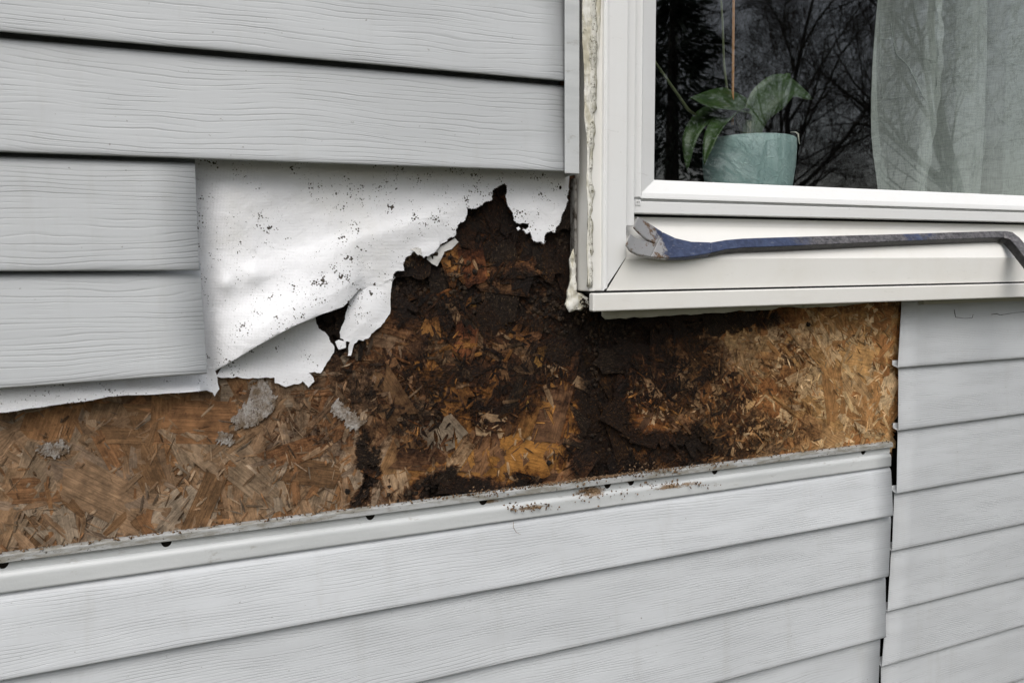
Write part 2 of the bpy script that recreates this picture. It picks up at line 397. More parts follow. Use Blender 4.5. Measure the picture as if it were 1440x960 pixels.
# --- upper left field
up = empty('vinyl_siding', (0, -.01, EYE - .15), 'light grey wood-grain vinyl siding left of the window, above the torn house wrap', 'siding')
OB, OT = .042, .006
UPROF = [(0, .005), (.085, .006), (.090, .010), (.098, .018), (.106, .0255), (.118, .0300), (.140, .0325), (.19, .0335)]
zA = line3((0, 44), (795, 114), OB); zB = line3((0, 213), (797, 241), OB); zCc = line3((0, 381), (278, 380), OB); zD = line3((0, 546), (290, 525), OB)
zA0 = lambda x: zA(x) + (zA(x) - zB(x))
jx0 = P(795, 120, .048).x
xj = jx0 + .012
for k in range(6, 0, -1):
    course(up, lambda x, k=k: zA(x) + k * .132, lambda x, k=k: zA(x) + (k - 1) * .132, (XL, XL), (xj, xj), OT, OB, M['siding'], butt=.006, prof=UPROF, up=.012, seed=k + 10)
course(up, zA, zB, (XL, XL), (xj, xj), OT, OB, M['siding'], butt=.006, prof=UPROF, up=.012, seed=2)
c0 = P(274, 225, .03).x; c1 = P(280, 380, OB).x; d1 = P(291, 525, OB).x
course(up, zB, zCc, (XL, XL), (c0, c1), OT, OB, M['siding'], butt=.006, prof=UPROF, up=.012, seed=3, lab='cut-off siding course covering the upper edge of the wrap')
course(up, zCc, zD, (XL, XL), (c1 + .001, d1), OT, OB, M['siding'], butt=.006, prof=UPROF, up=.012, seed=4)

# --- lower field under the opened strip
lo = empty('vinyl_siding', (0, -.01, 0), 'light grey vinyl siding below the rotten sheathing, its exposed nail hem dusted with wood crumbs', 'siding')
hz = P(0, 781, .012).z; hz2 = P(1255, 622, .012).z
hx1 = P(1256, 630, .012).x
def zh(x): return hz + (hz2 - hz) * (x + .24) / 1.42
def strip(name, prof, xl, xr, mat, parent, n=60, seed=0, wav=.0006, thick=.001):
    V, F = [], []; k = len(prof)
    for i in range(n + 1):
        x = xl + (xr - xl) * i / n; dz_ = wav * noise.noise(Vector((x * 6, seed, 3)))
        for (dz, of) in prof: V.append((x, -(of + wav * .7 * noise.noise(Vector((x * 9, seed, dz * 60)))), zh(x) + dz + dz_))
    for i in range(n):
        for j in range(k - 1): F.append((i*k+j, i*k+j+1, (i+1)*k+j+1, (i+1)*k+j))
    o = mesh(name, V, F, mat, parent, smooth=True); solidify(o, thick); return o
hemo = strip('nail_hem', [(0, -.002), (.0006, .005), (0, .0095), (-.0012, .0112), (-.0085, .0118), (-.0095, .0108), (-.0088, .0055)], XL, hx1, M['hem'], lo, 120)
for p_ in hemo.data.polygons: p_.use_smooth = False
# slotted band below the hem: half-round nail slots cut through it
slots = [P(px, py, .006).x for px, py in ((-420, 0), (-60, 0), (234, 765), (521, 727), (680, 703), (855, 682), (888, 678), (1006, 659), (1215, 632))]
bt = -.0085; bb = -.0215
xs = [XL, hx1]
for s_ in slots: xs += [s_ + .0068 * math.cos(math.pi * a / 12) for a in range(13)] + [s_ - .0069, s_ + .0069]
xs += [XL + .05 * k for k in range(1, int((hx1 - XL) / .05))]
xs = sorted(x for x in xs if XL <= x <= hx1); V, F = [], []
for x in xs:
    dn = max([.0100 * math.sqrt(max(0, 1 - ((x - s_) / .0068) ** 2)) for s_ in slots])
    yb = -.0045 - .0003 * noise.noise(Vector((x * 8, 1, 1))); V += [(x, yb, zh(x) + bt - dn), (x, yb, zh(x) + bb)]
for i in range(len(xs) - 1): F.append((2*i, 2*i+1, 2*i+3, 2*i+2))
o = mesh('slotted_band', V, F, M['vinyl'], lo); solidify(o, .001, 0)
o = strip('slot_shade_strip', [(-.002, .0030), (-.018, .0030)], XL, hx1 - .001, M['dark'], lo, 60, 2, .0001, .0004)  # black strip added behind the slots, standing in for their shade
strip('lock_ridge', [(-.0205, .003), (-.0215, .0056), (-.0230, .0080), (-.0252, .0097), (-.0275, .0104), (-.030, .0105), (-.036, .0107), (-.0425, .0112), (-.0448, .0112), (-.0455, .0104), (-.0450, .004)], XL, hx1 - .002, M['vinyl'], lo, 60, 4)
OBL, OTL = .028, .009
z1 = lambda x: zh(x) - .0455
l2 = line3((0, 957), (1255, 725), OBL); l3 = line3((720, 934), (1250, 807), OBL); l4 = line3((980, 957), (1245, 895), OBL)
l3 = lambda x, q=l2: q(x) - .1165
l4 = lambda x, q=l2: q(x) - .236
ends = [(P(1255, 655, .012).x, P(1256, 724, OBL).x), (P(1252, 735, .014).x, P(1250, 808, OBL).x), (P(1244, 818, .014).x, P(1246, 893, OBL).x), (P(1237, 903, .014).x, P(1235, 975, OBL).x)]
ll = [z1, l2, l3, l4] + [(lambda x, k=k: l4(x) - .119 * k) for k in range(1, 5)]
for i in range(7):
    e = ends[i] if i < 4 else (ends[3][0] - .004 * (i % 2), ends[3][1] + .004 * (i % 2))
    course(lo, ll[i], ll[i+1], (XL, XL), e, OTL, OBL, M['siding_low'], butt=.014, seed=20 + i, up=.002 if i == 0 else .006, prof=[(0, .003), (.03, .0032), (.06, .0065), (.10, .0095), (.14, .011)] if i == 0 else [(0, .005), (.06, .0065), (.080, .0125), (.10, .0150), (.14, .0170)])

# --- right field below the sill
ri = empty('vinyl_siding', (1.3, -.01, 0), 'grey vinyl siding under the window sill, right of the bare strand board', 'siding')
OBR, OTR = .021, .008
rl = [((1262, 517), (1440, 503)), ((1260, 606), (1440, 579)), ((1260, 694), (1440, 662)), ((1255, 775), (1440, 735)), ((1247, 860), (1440, 812)), ((1240, 937), (1440, 878))]
rz = [line3(a, b_, OBR)(P(*a, OBR).x) for a, b_ in rl]
rs = [line3(a, b_, OBR)(2.0) for a, b_ in rl]
def rline(i):
    if i < 6:
        s = (rs[i] - rz[i]) / (2.0 - 1.18) * .5
        return lambda x: rz[i] + s * (x - 1.18)
    return lambda x: rz[5] - .119 * (i - 5)
rstart = [(P(1271, 425, .012).x, P(1263, 516, OBR).x), (P(1263, 524, .012).x, P(1264, 604, OBR).x), (P(1262, 615, .012).x, P(1261, 692, OBR).x),
          (P(1257, 700, .012).x, P(1255, 774, OBR).x), (P(1253, 780, .012).x, P(1248, 858, OBR).x), (P(1246, 866, .012).x, P(1240, 936, OBR).x)]
ztop = lambda x: EYE - .066
XR = 3.9
for i in range(10):
    st = rstart[i] if i < 6 else (P(1238, 940, .012).x, P(1238, 940, .012).x - .003 * (i % 2))
    course(ri, ztop if i == 0 else rline(i - 1), rline(i), st, (XR, XR), OTR, OBR, M['siding_right'], butt=.013, seed=40 + i, up=0 if i == 0 else .006, round_top=(i > 0),
           lab='grimy course tucked under the sill, with dents and scratches' if i == 0 else None)
V, F = [], []
for pth in (((1342, 435), (1342.5, 440), (1344, 446), (1356, 447.5), (1367, 447), (1368.5, 442)), ((1394, 442), (1402, 441), (1406, 443), (1424, 440), (1446, 438)), ((1298, 424), (1304, 427), (1330, 424), (1362, 421))):
    def so(px, py): 
        q = P(px, py, .013); tt = (ztop(q.x) - q.z) / (ztop(q.x) - rline(0)(q.x)); return OTR + (OBR - OTR) * max(0, min(1, tt)) + .0004
    tube_vf([P(px, py, so(px, py)) for px, py in pth], [.0006, .0009, .0007, .0004, .0006, .0004][:len(pth)], V, F, 5)
m, t, b = material('grime', .9, (.05, .048, .045)); p = t.pos(); setc(t, b, t.mix(t.noise(p, 200, 3, .6), (.03, .03, .028), (.16, .155, .15))); M['grime'] = m
mesh('scratch', V, F, M['grime'], ri)
# --- trim channel beside the window
tc = empty('trim_channel', (jx0, -.02, P(800, 245, .044).z), 'narrow grey vinyl trim strip between the siding and the white window casing', 'trim')
jx1 = P(815, 120, .048).x; jz0 = P(803, 244, .048).z
V, F = [], []; box_vf(jx0, jx1, -.048, -.0445, jz0, 2.72, V, F); o = mesh('face', V, F, M['vinyl'], tc); bevel(o, .0008)
V, F = [], []; box_vf(jx1 - .002, jx1 + .0005, -.0445, -.003, jz0 + .0005, 2.72, V, F); mesh('return', V, F, M['vinyl'], tc)

# ------------------------------------------------------------------ sheathing boards made of strands
def rot_at(x, z):
    v = 0
    for (bx, by, rx, ry, s), (cx_, cz_, rw, rh) in zip(BLOBS, BW):
        d = math.hypot((x - cx_) / rw, (z - cz_) / rh); v = max(v, s * (1 - sstep(.45, 1.35, d)))
    return v
BW = []
for (bx, by, rx, ry, s) in BLOBS:
    ctr = P(bx, by); BW.append((ctr.x, ctr.z, (P(bx+rx, by) - P(bx-rx, by)).x / 2, (P(bx, by-ry) - P(bx, by+ry)).z / 2))
def sheath_off(x, z):
    r = rot_at(x, z); q = Vector((x * 14, z * 14, .3))
    return -(.012 * sstep(.55, 1.0, r)) - .0016 + .0010 * noise.fractal(q, .8, 2.1, 4) - .004 * sstep(.5, .9, r) * abs(noise.noise(q * 2.3))
seam = P(847, 560).x
vis = [(-160, 545), (0, 570), (290, 545), (440, 430), (560, 345), (640, 290), (705, 245), (810, 240), (812, 430), (1275, 410), (1268, 618), (900, 662), (0, 777), (-160, 797)]
visw = [(P(*q).x, P(*q).z) for q in vis]
def lerp3(a, b_, k): return tuple(a[i] * (1 - k) + b_[i] * k for i in range(3))
def strand_colour(x, z, r_):
    """weathered brown at the far left, orange-brown and dark in the middle, fresh tan to the right"""
    k = sstep(P(900, 550).x, P(1130, 530).x, x)
    left = r_.choice([(.27, .165, .090), (.23, .140, .078), (.31, .215, .135), (.35, .265, .185), (.28, .145, .064), (.26, .13, .058), (.20, .110, .052), (.28, .175, .10), (.33, .225, .14), (.26, .18, .12)])
    mid = r_.choice([(.30, .14, .04), (.36, .17, .045), (.22, .11, .05), (.17, .085, .04), (.38, .25, .14), (.28, .115, .035), (.14, .07, .035)])
    right = r_.choice([(.66, .47, .27), (.58, .39, .195), (.46, .265, .115), (.52, .315, .145), (.42, .215, .08), (.58, .385, .195), (.37, .17, .06), (.49, .275, .105), (.62, .42, .225)])
    kl = sstep(P(470, 600).x, P(640, 600).x, x)
    c = lerp3(lerp3(left, mid, kl), right, k)
    f = r_.uniform(.78, 1.15) * (1.02 if x < seam else 1)
    return tuple(v * f for v in c)
def make_strand_mesh(L, Wd, r_, bend, rag=.18):
    rows, V, F, UV = 6, [], [], []
    th = r_.uniform(.0004, .0007)
    for side in (0, 1):
        for j in range(rows):
            v = (j / (rows - 1) - .5) * Wd * (1 if side else 1)
            e0 = -L / 2 + r_.uniform(0, rag) * L if side == 0 else EV[j][0]; e1 = L / 2 - r_.uniform(0, rag) * L if side == 0 else EV[j][1]
            if side == 0:
                if j == 0: EV = []
                EV.append((e0, e1, r_.uniform(-.0003, .0003)))
            for i, u in enumerate((e0, (e0 + e1) / 2, e1)):
                z = bend * ((u / (L / 2)) ** 2) + EV[j][2]
                V.append((u, v + (.0015 * math.sin(u * 90) if 0 < j < rows - 1 else 0), z - (th if side else 0)))
    nq = rows * 3
    for j in range(rows - 1):
        for i in range(2):
            a = j * 3 + i; F.append((a, a + 1, a + 4, a + 3))
    per = [0, 1, 2] + [3*j+2 for j in range(1, rows)] + [3*(rows-1)+1, 3*(rows-1)] + [3*j for j in range(rows-2, 0, -1)]
    for i in range(len(per)):
        a, b_ = per[i], per[(i+1) % len(per)]; F.append((b_, a, a + nq, b_ + nq))
    me = bpy.data.meshes.new('strand'); me.from_pydata(V, [], F); me.update()
    uvl = me.uv_layers.new(name='UVMap')
    for lp in me.loops: uvl.data[lp.index].uv = (V[lp.vertex_index][0], V[lp.vertex_index][1])
    me.materials.append(M['strand']); return me
smesh = [make_strand_mesh(rng.uniform(.065, .155), rng.uniform(.022, .056), rng, rng.choice((-1, 1, 1)) * rng.uniform(0, .0007)) for _ in range(26)]
smesh += [make_strand_mesh(rng.uniform(.045, .09), rng.uniform(.006, .012), rng, rng.uniform(0, .0025)) for _ in range(8)]

def grid_board(name, x0, x1, z0, z1, parent, edge_jit):
    step = .008; nx = int((x1 - x0) / step); nz = int((z1 - z0) / step); V, F = [], []
    for i in range(nx + 1):
        for j in range(nz + 1):
            x = x0 + (x1 - x0) * i / nx; z = z0 + (z1 - z0) * j / nz
            of = sheath_off(x, z)
            if i in (0, nx): x += edge_jit * noise.noise(Vector((z * 60, i, 2)))
            V.append((x, -of, z))
    k = nz + 1
    for i in range(nx):
        for j in range(nz): F.append((i*k+j, (i+1)*k+j, (i+1)*k+j+1, i*k+j+1))
    ring = [(i*k) for i in range(nx + 1)] + [nx*k+j for j in range(1, nz+1)] + [i*k+nz for i in range(nx-1, -1, -1)] + [j for j in range(nz-1, 0, -1)]
    b0 = len(V)
    for q in ring: V.append((V[q][0], .0295, V[q][2]))
    n = len(ring)
    for i in range(n): F.append((ring[(i+1) % n], ring[i], b0+i, b0+(i+1) % n))
    return mesh(name, V, F, M['osb'], parent, smooth=True)

def build_board(x0, x1, z0, z1, label, npart, nstuff, nsplin, seed):
    r_ = random.Random(seed)
    root = empty('strand_board', ((x0 + x1) / 2, 0, z0), label, 'wooden board')
    grid_board('board', x0, x1, z0, z1, root, .0022)
    lo_, hi_ = max(x0, visw[0][0]), x1
    zs = [q[1] for q in visw]; zlo, zhi = min(zs), max(zs)
    def pick(marg=0):
        while True:
            x = r_.uniform(lo_, hi_); z = r_.uniform(zlo, zhi)
            if inside(visw, x, z) and lo_ + marg < x < hi_ - marg: return x, z
    def angle(x):
        # the surface strands of the right board run on a diagonal; the left board's run every way
        if x > seam: return r_.gauss(R(38), R(24)) if r_.random() < .65 else r_.uniform(0, math.pi)
        return r_.gauss(R(90), R(30)) if r_.random() < .45 else r_.uniform(0, math.pi)
    # the strands large enough to pick apart; spread with a minimum distance so that they cover the board
    pts = []
    for n in range(npart):
        best = None
        for _ in range(12):
            q = pick(.012); d = min([(q[0]-a[0])**2 + (q[1]-a[1])**2 for a in pts], default=9)
            if best is None or d > best[0]: best = (d, q)
        pts.append(best[1])
    par = Vector(root.location)
    for (x, z) in pts:
        a = angle(x); rr = rot_at(x, z)
        o = bpy.data.objects.new('strand', r_.choice(smesh)); COL.objects.link(o); o.parent = root
        of = sheath_off(x, z) + r_.uniform(.0006, .0024)
        o.location = Vector((x, -of, z)) - par
        o.rotation_euler = (R(90) + r_.gauss(0, R(1.4)), -a if False else 0, 0)
        o.rotation_euler = (Matrix.Rotation(a, 3, 'Y') @ Matrix.Rotation(R(90), 3, 'X') @ Matrix.Rotation(r_.gauss(0, R(.8 + .5 * rr)), 3, 'X') @ Matrix.Rotation(r_.gauss(0, R(.5 + .3 * rr)), 3, 'Y')).to_euler()
        c = strand_colour(x, z, r_)
        res = r_.choice((0, 0, .1, .25, .5, .8)) if rr > .4 else r_.uniform(0, .5)
        o.color = (*c, res)
    for (px, py, ang, L, Wd, c, al) in HERO:
        q = P(px, py)
        if not (x0 < q.x < x1): continue
        me = make_strand_mesh(L, Wd, r_, .0001, .24)
        o = bpy.data.objects.new('strand', me); COL.objects.link(o); o.parent = root
        rr = rot_at(q.x, q.z)
        o.location = Vector((q.x, -(sheath_off(q.x, q.z) + r_.uniform(.0014, .0024)), q.z)) - par
        o.rotation_euler = (Matrix.Rotation(R(ang), 3, 'Y') @ Matrix.Rotation(R(90), 3, 'X') @ Matrix.Rotation(r_.gauss(0, R(2)), 3, 'X')).to_euler()
        f = r_.uniform(.62, .95); o.color = (c[0] * f, c[1] * f, c[2] * f, al * .72)
    # the remaining small strands and splinters, joined
    V, F, CO, UV = [], [], [], []
    def quad(x, z, L, Wd, a, of, tilt, roll, c, al):
        m_ = Matrix.Rotation(a, 3, 'Y') @ Matrix.Rotation(R(90), 3, 'X') @ Matrix.Rotation(roll, 3, 'X') @ Matrix.Rotation(tilt, 3, 'Y')
        b0 = len(V); base = Vector((x, -of, z))
        u0, u1 = -L / 2, L / 2
        loc = [(u0, -Wd*.5*r_.uniform(.3, 1), 0), (0, -Wd*.5, .0006), (u1, -Wd*.5*r_.uniform(.1, 1), 0), (u1*r_.uniform(.8, 1.1), Wd*.5*r_.uniform(.1, 1), 0), (0, Wd*.5, .0006), (u0*r_.uniform(.8, 1.1), Wd*.5*r_.uniform(.3, 1), 0)]
        for q in loc: V.append(base + m_ @ Vector(q))
        for q in loc: V.append(base + m_ @ (Vector(q) - Vector((0, 0, .0009))))
        ou, ov = r_.uniform(0, 9), r_.uniform(0, 9)
        fs = [(0, 1, 4, 5), (1, 2, 3, 4)] + [((i+1) % 6, i, i+6, (i+1) % 6+6) for i in range(6)]
        for f in fs:
            F.append(tuple(b0 + i for i in f))
            for i in f:
                CO.append((*c, al)); UV.append((loc[i % 6][0] + ou, loc[i % 6][1] + ov))
    for n in range(nstuff):
        x, z = pick(.004); c = strand_colour(x, z, r_)
        quad(x, z, r_.uniform(.018, .05), r_.uniform(.004, .014), angle(x), sheath_off(x, z) + r_.uniform(.0, .0022), r_.gauss(0, R(1)), r_.gauss(0, R(2)), c, r_.choice((0, 0, .2, .45, .8)))
    for n in range(nsplin):
        x, z = pick(.002); c = strand_colour(x, z, r_); f = r_.choice((.5, .8, 1.1, 1.3)); c = tuple(v * f for v in c)
        quad(x, z, r_.uniform(.006, .024), r_.uniform(.0008, .0034), angle(x) + r_.gauss(0, .5), sheath_off(x, z) + r_.uniform(.0006, .0030), r_.gauss(0, R(3)), r_.gauss(0, R(8)), c, r_.choice((0, .1, .3, .6)))
    n = 0
    while n < nsplin * .8:
        x, z = pick(.002); rr = rot_at(x, z)
        if rr < .4: continue
        n += 1; c = strand_colour(x, z, r_); f = r_.choice((.35, .6, .9, 1.1)); c = tuple(v * f for v in c)
        quad(x, z, r_.uniform(.004, .026), r_.uniform(.0008, .006), r_.uniform(0, 3.14), sheath_off(x, z) + r_.uniform(.001, .0036), r_.gauss(0, R(3)), r_.gauss(0, R(6)), c, r_.choice((0, 0, .2, .5, .9)))
    o = mesh('small_strands', V, F, M['strands'], root); me = o.data
    ca = me.color_attributes.new('Col', 'FLOAT_COLOR', 'CORNER'); uvl = me.uv_layers.new(name='UVMap')
    for i in range(len(CO)): ca.data[i].color = CO[i]; uvl.data[i].uv = UV[i]
    o['kind'] = 'stuff'
    # lumps of decayed fibre where the board has rotted through
    V, F = [], []
    def lump(x, z, of, s):
        b0 = len(V); nu, nv = 6, 4
        off_ = r_.uniform(0, 50)
        for i in range(nv + 1):
            th = math.pi * i / nv
            for j in range(nu):
                ph = 2 * math.pi * j / nu
                d = Vector((math.sin(th) * math.cos(ph), math.cos(th) * .7, math.sin(th) * math.sin(ph)))
                d *= s * (1 + .75 * noise.noise(d * 1.9 + Vector((off_, 0, 0))))
                V.append(Vector((x, -of, z)) + d)
        for i in range(nv):
            for j in range(nu): F.append((b0+i*nu+j, b0+i*nu+(j+1) % nu, b0+(i+1)*nu+(j+1) % nu, b0+(i+1)*nu+j))
    spots = [(585, 385, 30, 22, 90), (625, 395, 30, 18, 60), (860, 460, 60, 18, 120), (950, 452, 90, 8, 90), (790, 440, 40, 20, 70), (845, 540, 8, 90, 90), (655, 695, 80, 8, 60), (790, 330, 12, 60, 50), (850, 640, 30, 20, 40), (700, 425, 60, 15, 40), (470, 455, 20, 20, 30), (840, 445, 20, 8, 40)]
    for (a, b_, c_, d_, n) in spots:
        for _ in range(int(n * 1.2)):
            q = P(r_.gauss(a, c_ * .7), r_.gauss(b_, d_ * .7))
            if x0 < q.x < x1 and inside(visw, q.x, q.z): lump(q.x, q.z, sheath_off(q.x, q.z) + r_.uniform(0, .004), r_.uniform(.0012, .0048))
    o = mesh('rotten_lumps', V, F, M['crumb'], root); o['kind'] = 'stuff'
    return root
zb_ = zh(0) - .045
OR_, TAN, RED, GRB, YEL, BRN = (.42, .19, .045), (.40, .27, .155), (.26, .095, .035), (.26, .20, .14), (.46, .26, .07), (.22, .12, .055)
# (x px, y px, direction, length, width, colour, resistance): the sound strands that stand out in the decayed zone
HERO = [(706, 505, 80, .075, .011, BRN, 1.5), (690, 598, 12, .055, .034, TAN, 1.4), (746, 575, 88, .046, .022, YEL, 1.5), (800, 530, 28, .095, .017, TAN, 1.4), (612, 455, 60, .036, .022, YEL, 1.4),
        (690, 443, 18, .085, .015, YEL, 1.3), (664, 372, 80, .065, .040, RED, 1.1), (705, 398, 8, .100, .030, BRN, 1.2), (630, 612, 50, .055, .048, GRB, 1.5), (740, 642, 20, .100, .050, OR_, 1.2),
        (800, 592, 70, .075, .055, OR_, 1.0), (823, 505, 70, .040, .016, YEL, 1.3), (972, 545, 40, .075, .034, TAN, 1.3), (988, 632, 15, .075, .045, OR_, 1.3), (778, 470, 10, .070, .030, RED, 1.0),
        (595, 515, 75, .038, .020, OR_, 1.3), (585, 612, 8, .100, .055, GRB, 1.2), (545, 560, 60, .090, .05, BRN, 1.2), (950, 490, 35, .060, .03, BRN, 1.0), (905, 560, 110, .05, .025, RED, 1.0),
        (500, 500, 130, .06, .03, GRB, 1.1), (760, 500, 110, .04, .014, YEL, 1.2), (655, 480, 100, .06, .035, RED, 1.0), (700, 660, 40, .05, .03, OR_, 1.1), (880, 600, 50, .045, .018, TAN, 1.2), (930, 650, 5, .05, .02, OR_, 1.0), (640, 440, 60, .045, .012, TAN, 1.2), (760, 350, 40, .05, .022, BRN, 1.1), (720, 360, 20, .045, .02, BRN, 1.0)]
build_board(-1.6, seam - .0025, zb_, EYE + .30, 'strand board left of the black joint, brown and rotted dark beside the window corner', 295, 700, 1700, 11)
build_board(seam + .0025, P(1261, 520).x, zb_, EYE + .012, 'strand board under the window sill, fresh tan toward the right siding', 240, 700, 2000, 12)

# ------------------------------------------------------------------ house wrap
def Zm(ox, oy, s): return lambda u, v: (ox + u / s, oy + v / s)
z5 = Zm(420, 230, 3.555); z4 = Zm(0, 320, 3.0)
def ragged(pts, amp, seed, levels=3):
    r_ = random.Random(seed)
    for _ in range(levels):
        out = []
        for a, b_ in zip(pts, pts[1:]):
            out.append(a); d = math.hypot(b_[0]-a[0], b_[1]-a[1])
            if d > 2.2:
                k = amp * min(1, d / 14) * r_.uniform(-1, 1)
                out.append(((a[0]+b_[0])/2 - (b_[1]-a[1]) / d * k, (a[1]+b_[1])/2 + (b_[0]-a[0]) / d * k))
        out.append(pts[-1]); pts = out; amp *= .6
    return pts
def sheet(name, poly, off, mat, parent, step=8, thick=.00028, smooth=True):
    xs = [q[0] for q in poly]; ys = [q[1] for q in poly]; r_ = random.Random(3)
    pts = [Vector(q) for q in poly]; n = len(pts)
    x = min(xs)
    while x < max(xs):
        y = min(ys)
        while y < max(ys):
            q = (x + r_.uniform(-.3, .3) * step, y + r_.uniform(-.3, .3) * step)
            if inside(poly, *q): pts.append(Vector(q))
            y += step
        x += step
    rv, re_, rf, *_ = delaunay_2d_cdt(pts, [], [list(range(n))], 1, 1e-4)
    o = mesh(name, [P(q.x, q.y, off(q.x, q.y)) for q in rv], [tuple(f) for f in rf], mat, parent, smooth)
    if thick > .001: solidify(o, thick, 0)
    return o
wrap = empty('house_wrap', tuple(P(450, 400, .004)), 'torn white woven house wrap hanging between the siding and the window', 'house wrap')
edge_r = [z5(*q) for q in ((1350, 108), (1338, 215), (1308, 290), (1282, 345), (1240, 345), (1226, 398), (1192, 392), (1166, 370), (1160, 342), (1142, 352), (1118, 330), (1150, 316), (1155, 297), (1110, 300), (1076, 286), (1066, 238), (1046, 212), (1042, 112), (1030, 98), (1000, 112), (968, 150), (968, 180), (935, 190), (920, 206), (852, 224), (836, 216), (834, 270), (826, 290), (796, 306), (786, 330), (778, 366), (740, 388), (690, 428), (650, 462), (626, 470), (600, 452), (572, 440), (535, 470), (527, 535), (482, 542), (472, 580), (430, 600), (380, 615), (330, 625), (302, 628))]
edge_r = ragged(ragged(edge_r, 3.0, 5), 2.6, 15, 2)
curl = [z5(250, 690), z5(222, 716), z5(100, 756), z4(1440, 340), z4(1380, 356), z4(1250, 410), z4(1100, 490), z4(1000, 550), z4(908, 604)]
tab = ragged([z4(*q) for q in ((914, 620), (926, 680), (906, 712), (896, 694), (870, 686))], 1.2, 6, 2)
low = ragged([z4(*q) for q in ((870, 686), (620, 705), (460, 712), (330, 736), (100, 766), (0, 780), (-700, 880), (-1500, 1010))], .9, 8, 3)
main = [(-500, 200), (255, 204), (803, 226)] + edge_r + curl + tab + low[1:]
curlw = curl
def dist_curl(x, y):
    d = 1e9
    for a, b_ in zip(curlw, curlw[1:]):
        ax_, ay_ = a; bx_, by_ = b_; l2 = (bx_-ax_)**2 + (by_-ay_)**2
        t_ = max(0, min(1, ((x-ax_)*(bx_-ax_) + (y-ay_)*(by_-ay_)) / l2)); d = min(d, math.hypot(x-ax_-t_*(bx_-ax_), y-ay_-t_*(by_-ay_)))
    return d
def off_main(x, y):
    o_ = .0042 + .0014 * noise.noise(Vector((x * .012, y * .02, 4)))
    if x > 283 and y > 215:
        f = sstep(283, 330, x)
        o_ += f * (.0014 * (1 + noise.noise(Vector((x * .008, y * .010, 1)))) + .0009 * noise.noise(Vector((x * .03, y * .04, 2))) + .0005 * noise.noise(Vector((x * .11, y * .11, 2))))
        # long diagonal crease and the edge bellying away from the board
        cr = (y - (405 - (x - 290) * .29)); o_ += f * .0065 * math.exp(-(cr / 26) ** 2) * (1 - sstep(560, 680, x)) * sstep(225, 260, y)
        o_ += .030 * (1 - sstep(0, 105, dist_curl(x, y))) * math.sin(math.pi * max(0, min(1, (x - 296) / 215))) ** .8
        for (a, b_, s_, h_) in ((600, 355, 16, .002), (500, 390, 26, .004), (745, 300, 14, .002), (355, 385, 14, .004), (318, 398, 10, .004)):
            o_ += h_ * math.exp(-((x-a)**2 + (y-b_)**2) / s_**2)
    o_ += .020 * sstep(520, 556, y) * (1 - sstep(278, 305, x)) + .005 * sstep(282, 320, x) * (1 - sstep(330, 430, x)) * sstep(240, 280, y) * (1 - sstep(470, 530, y))
    return o_
CREASE = [(296, 305, 430, 268, .0012), (340, 478, 470, 392, .0014), (470, 345, 640, 296, .0012), (545, 250, 640, 322, .0009), (735, 262, 765, 322, .0012), (420, 440, 540, 372, .0012), (320, 262, 372, 420, .0010), (600, 245, 560, 352, .0008), (690, 250, 600, 300, .0009), (300, 455, 400, 415, .0012)]
off_smooth = off_main
def off_main(x, y):
    o_ = off_smooth(x, y)
    for (a, b_, c_, d_, h_) in CREASE:
        l2_ = (c_-a)**2 + (d_-b_)**2; t_ = ((x-a)*(c_-a) + (y-b_)*(d_-b_)) / l2_
        if -.1 < t_ < 1.1:
            e_ = abs((x-a)*(d_-b_) - (y-b_)*(c_-a)) / math.sqrt(l2_)
            o_ += h_ * math.exp(-e_ / 5) * math.sin(math.pi * max(0, min(1, t_ * .83 + .085)))
    return o_
sheet('sheet', main, off_main, M['wrap'], wrap, 5)
# broken filaments along the torn edges
V, F = [], []; rf_ = random.Random(17)
def fray(poly, off, every, lmin, lmax):
    for a, b_ in zip(poly, poly[1:]):
        d = math.hypot(b_[0]-a[0], b_[1]-a[1])
        if d < .2 or rf_.random() > every * d: continue
        f_ = rf_.random(); x, y = a[0] + (b_[0]-a[0]) * f_, a[1] + (b_[1]-a[1]) * f_
        # outward is to the left of the travel direction of the outline
        nx_, ny_ = -(b_[1]-a[1]) / d, (b_[0]-a[0]) / d
        L = rf_.uniform(lmin, lmax); k1, k2 = rf_.gauss(0, .6), rf_.gauss(0, .8); o0 = off(x, y)
        pts = [P(x - nx_, y - ny_, o0), P(x + nx_ * L * .5 + k1 * L * .4, y + ny_ * L * .5, o0 + .0005), P(x + nx_ * L + k2 * L * .6, y + ny_ * L + rf_.uniform(0, 1.5), o0 + rf_.uniform(-.001, .002))]
        tube_vf(pts, [.00022, .00018, .0001], V, F, 4, False)
fray(edge_r, off_main, .30, 2, 7)
fray(low, off_main, .05, 1.5, 4)
o = mesh('frayed_filaments', V, F, M['wrap'], wrap); o['kind'] = 'stuff'
under = [z4(*q) for q in ((912, 628), (930, 596), (1000, 520), (1180, 390), (1325, 350))] + ragged([z4(*q) for q in ((1325, 350), (1334, 400), (1345, 425), (1388, 462), (1410, 500), (1394, 550), (1352, 614), (1302, 612), (1326, 650), (1300, 674), (1276, 648), (1240, 660), (1200, 670), (1160, 656), (1158, 632), (1090, 636), (1000, 628), (912, 628))], 2.4, 9)[:-1]
sheet('under_layer', under, lambda x, y: .003 + .0012 * noise.noise(Vector((x * .03, y * .03, 6))) + .0035 * sstep(505, 530, y), M['wrap'], wrap, 7)
tong = ragged([z5(*q) for q in ((474, 560), (460, 655), (456, 750), (430, 792), (385, 832), (350, 872), (322, 886), (300, 880), (278, 900), (262, 958), (246, 960), (256, 892), (232, 890), (208, 872), (214, 815), (232, 760), (250, 700), (266, 664), (302, 628), (380, 590))], 2.0, 10, 3)
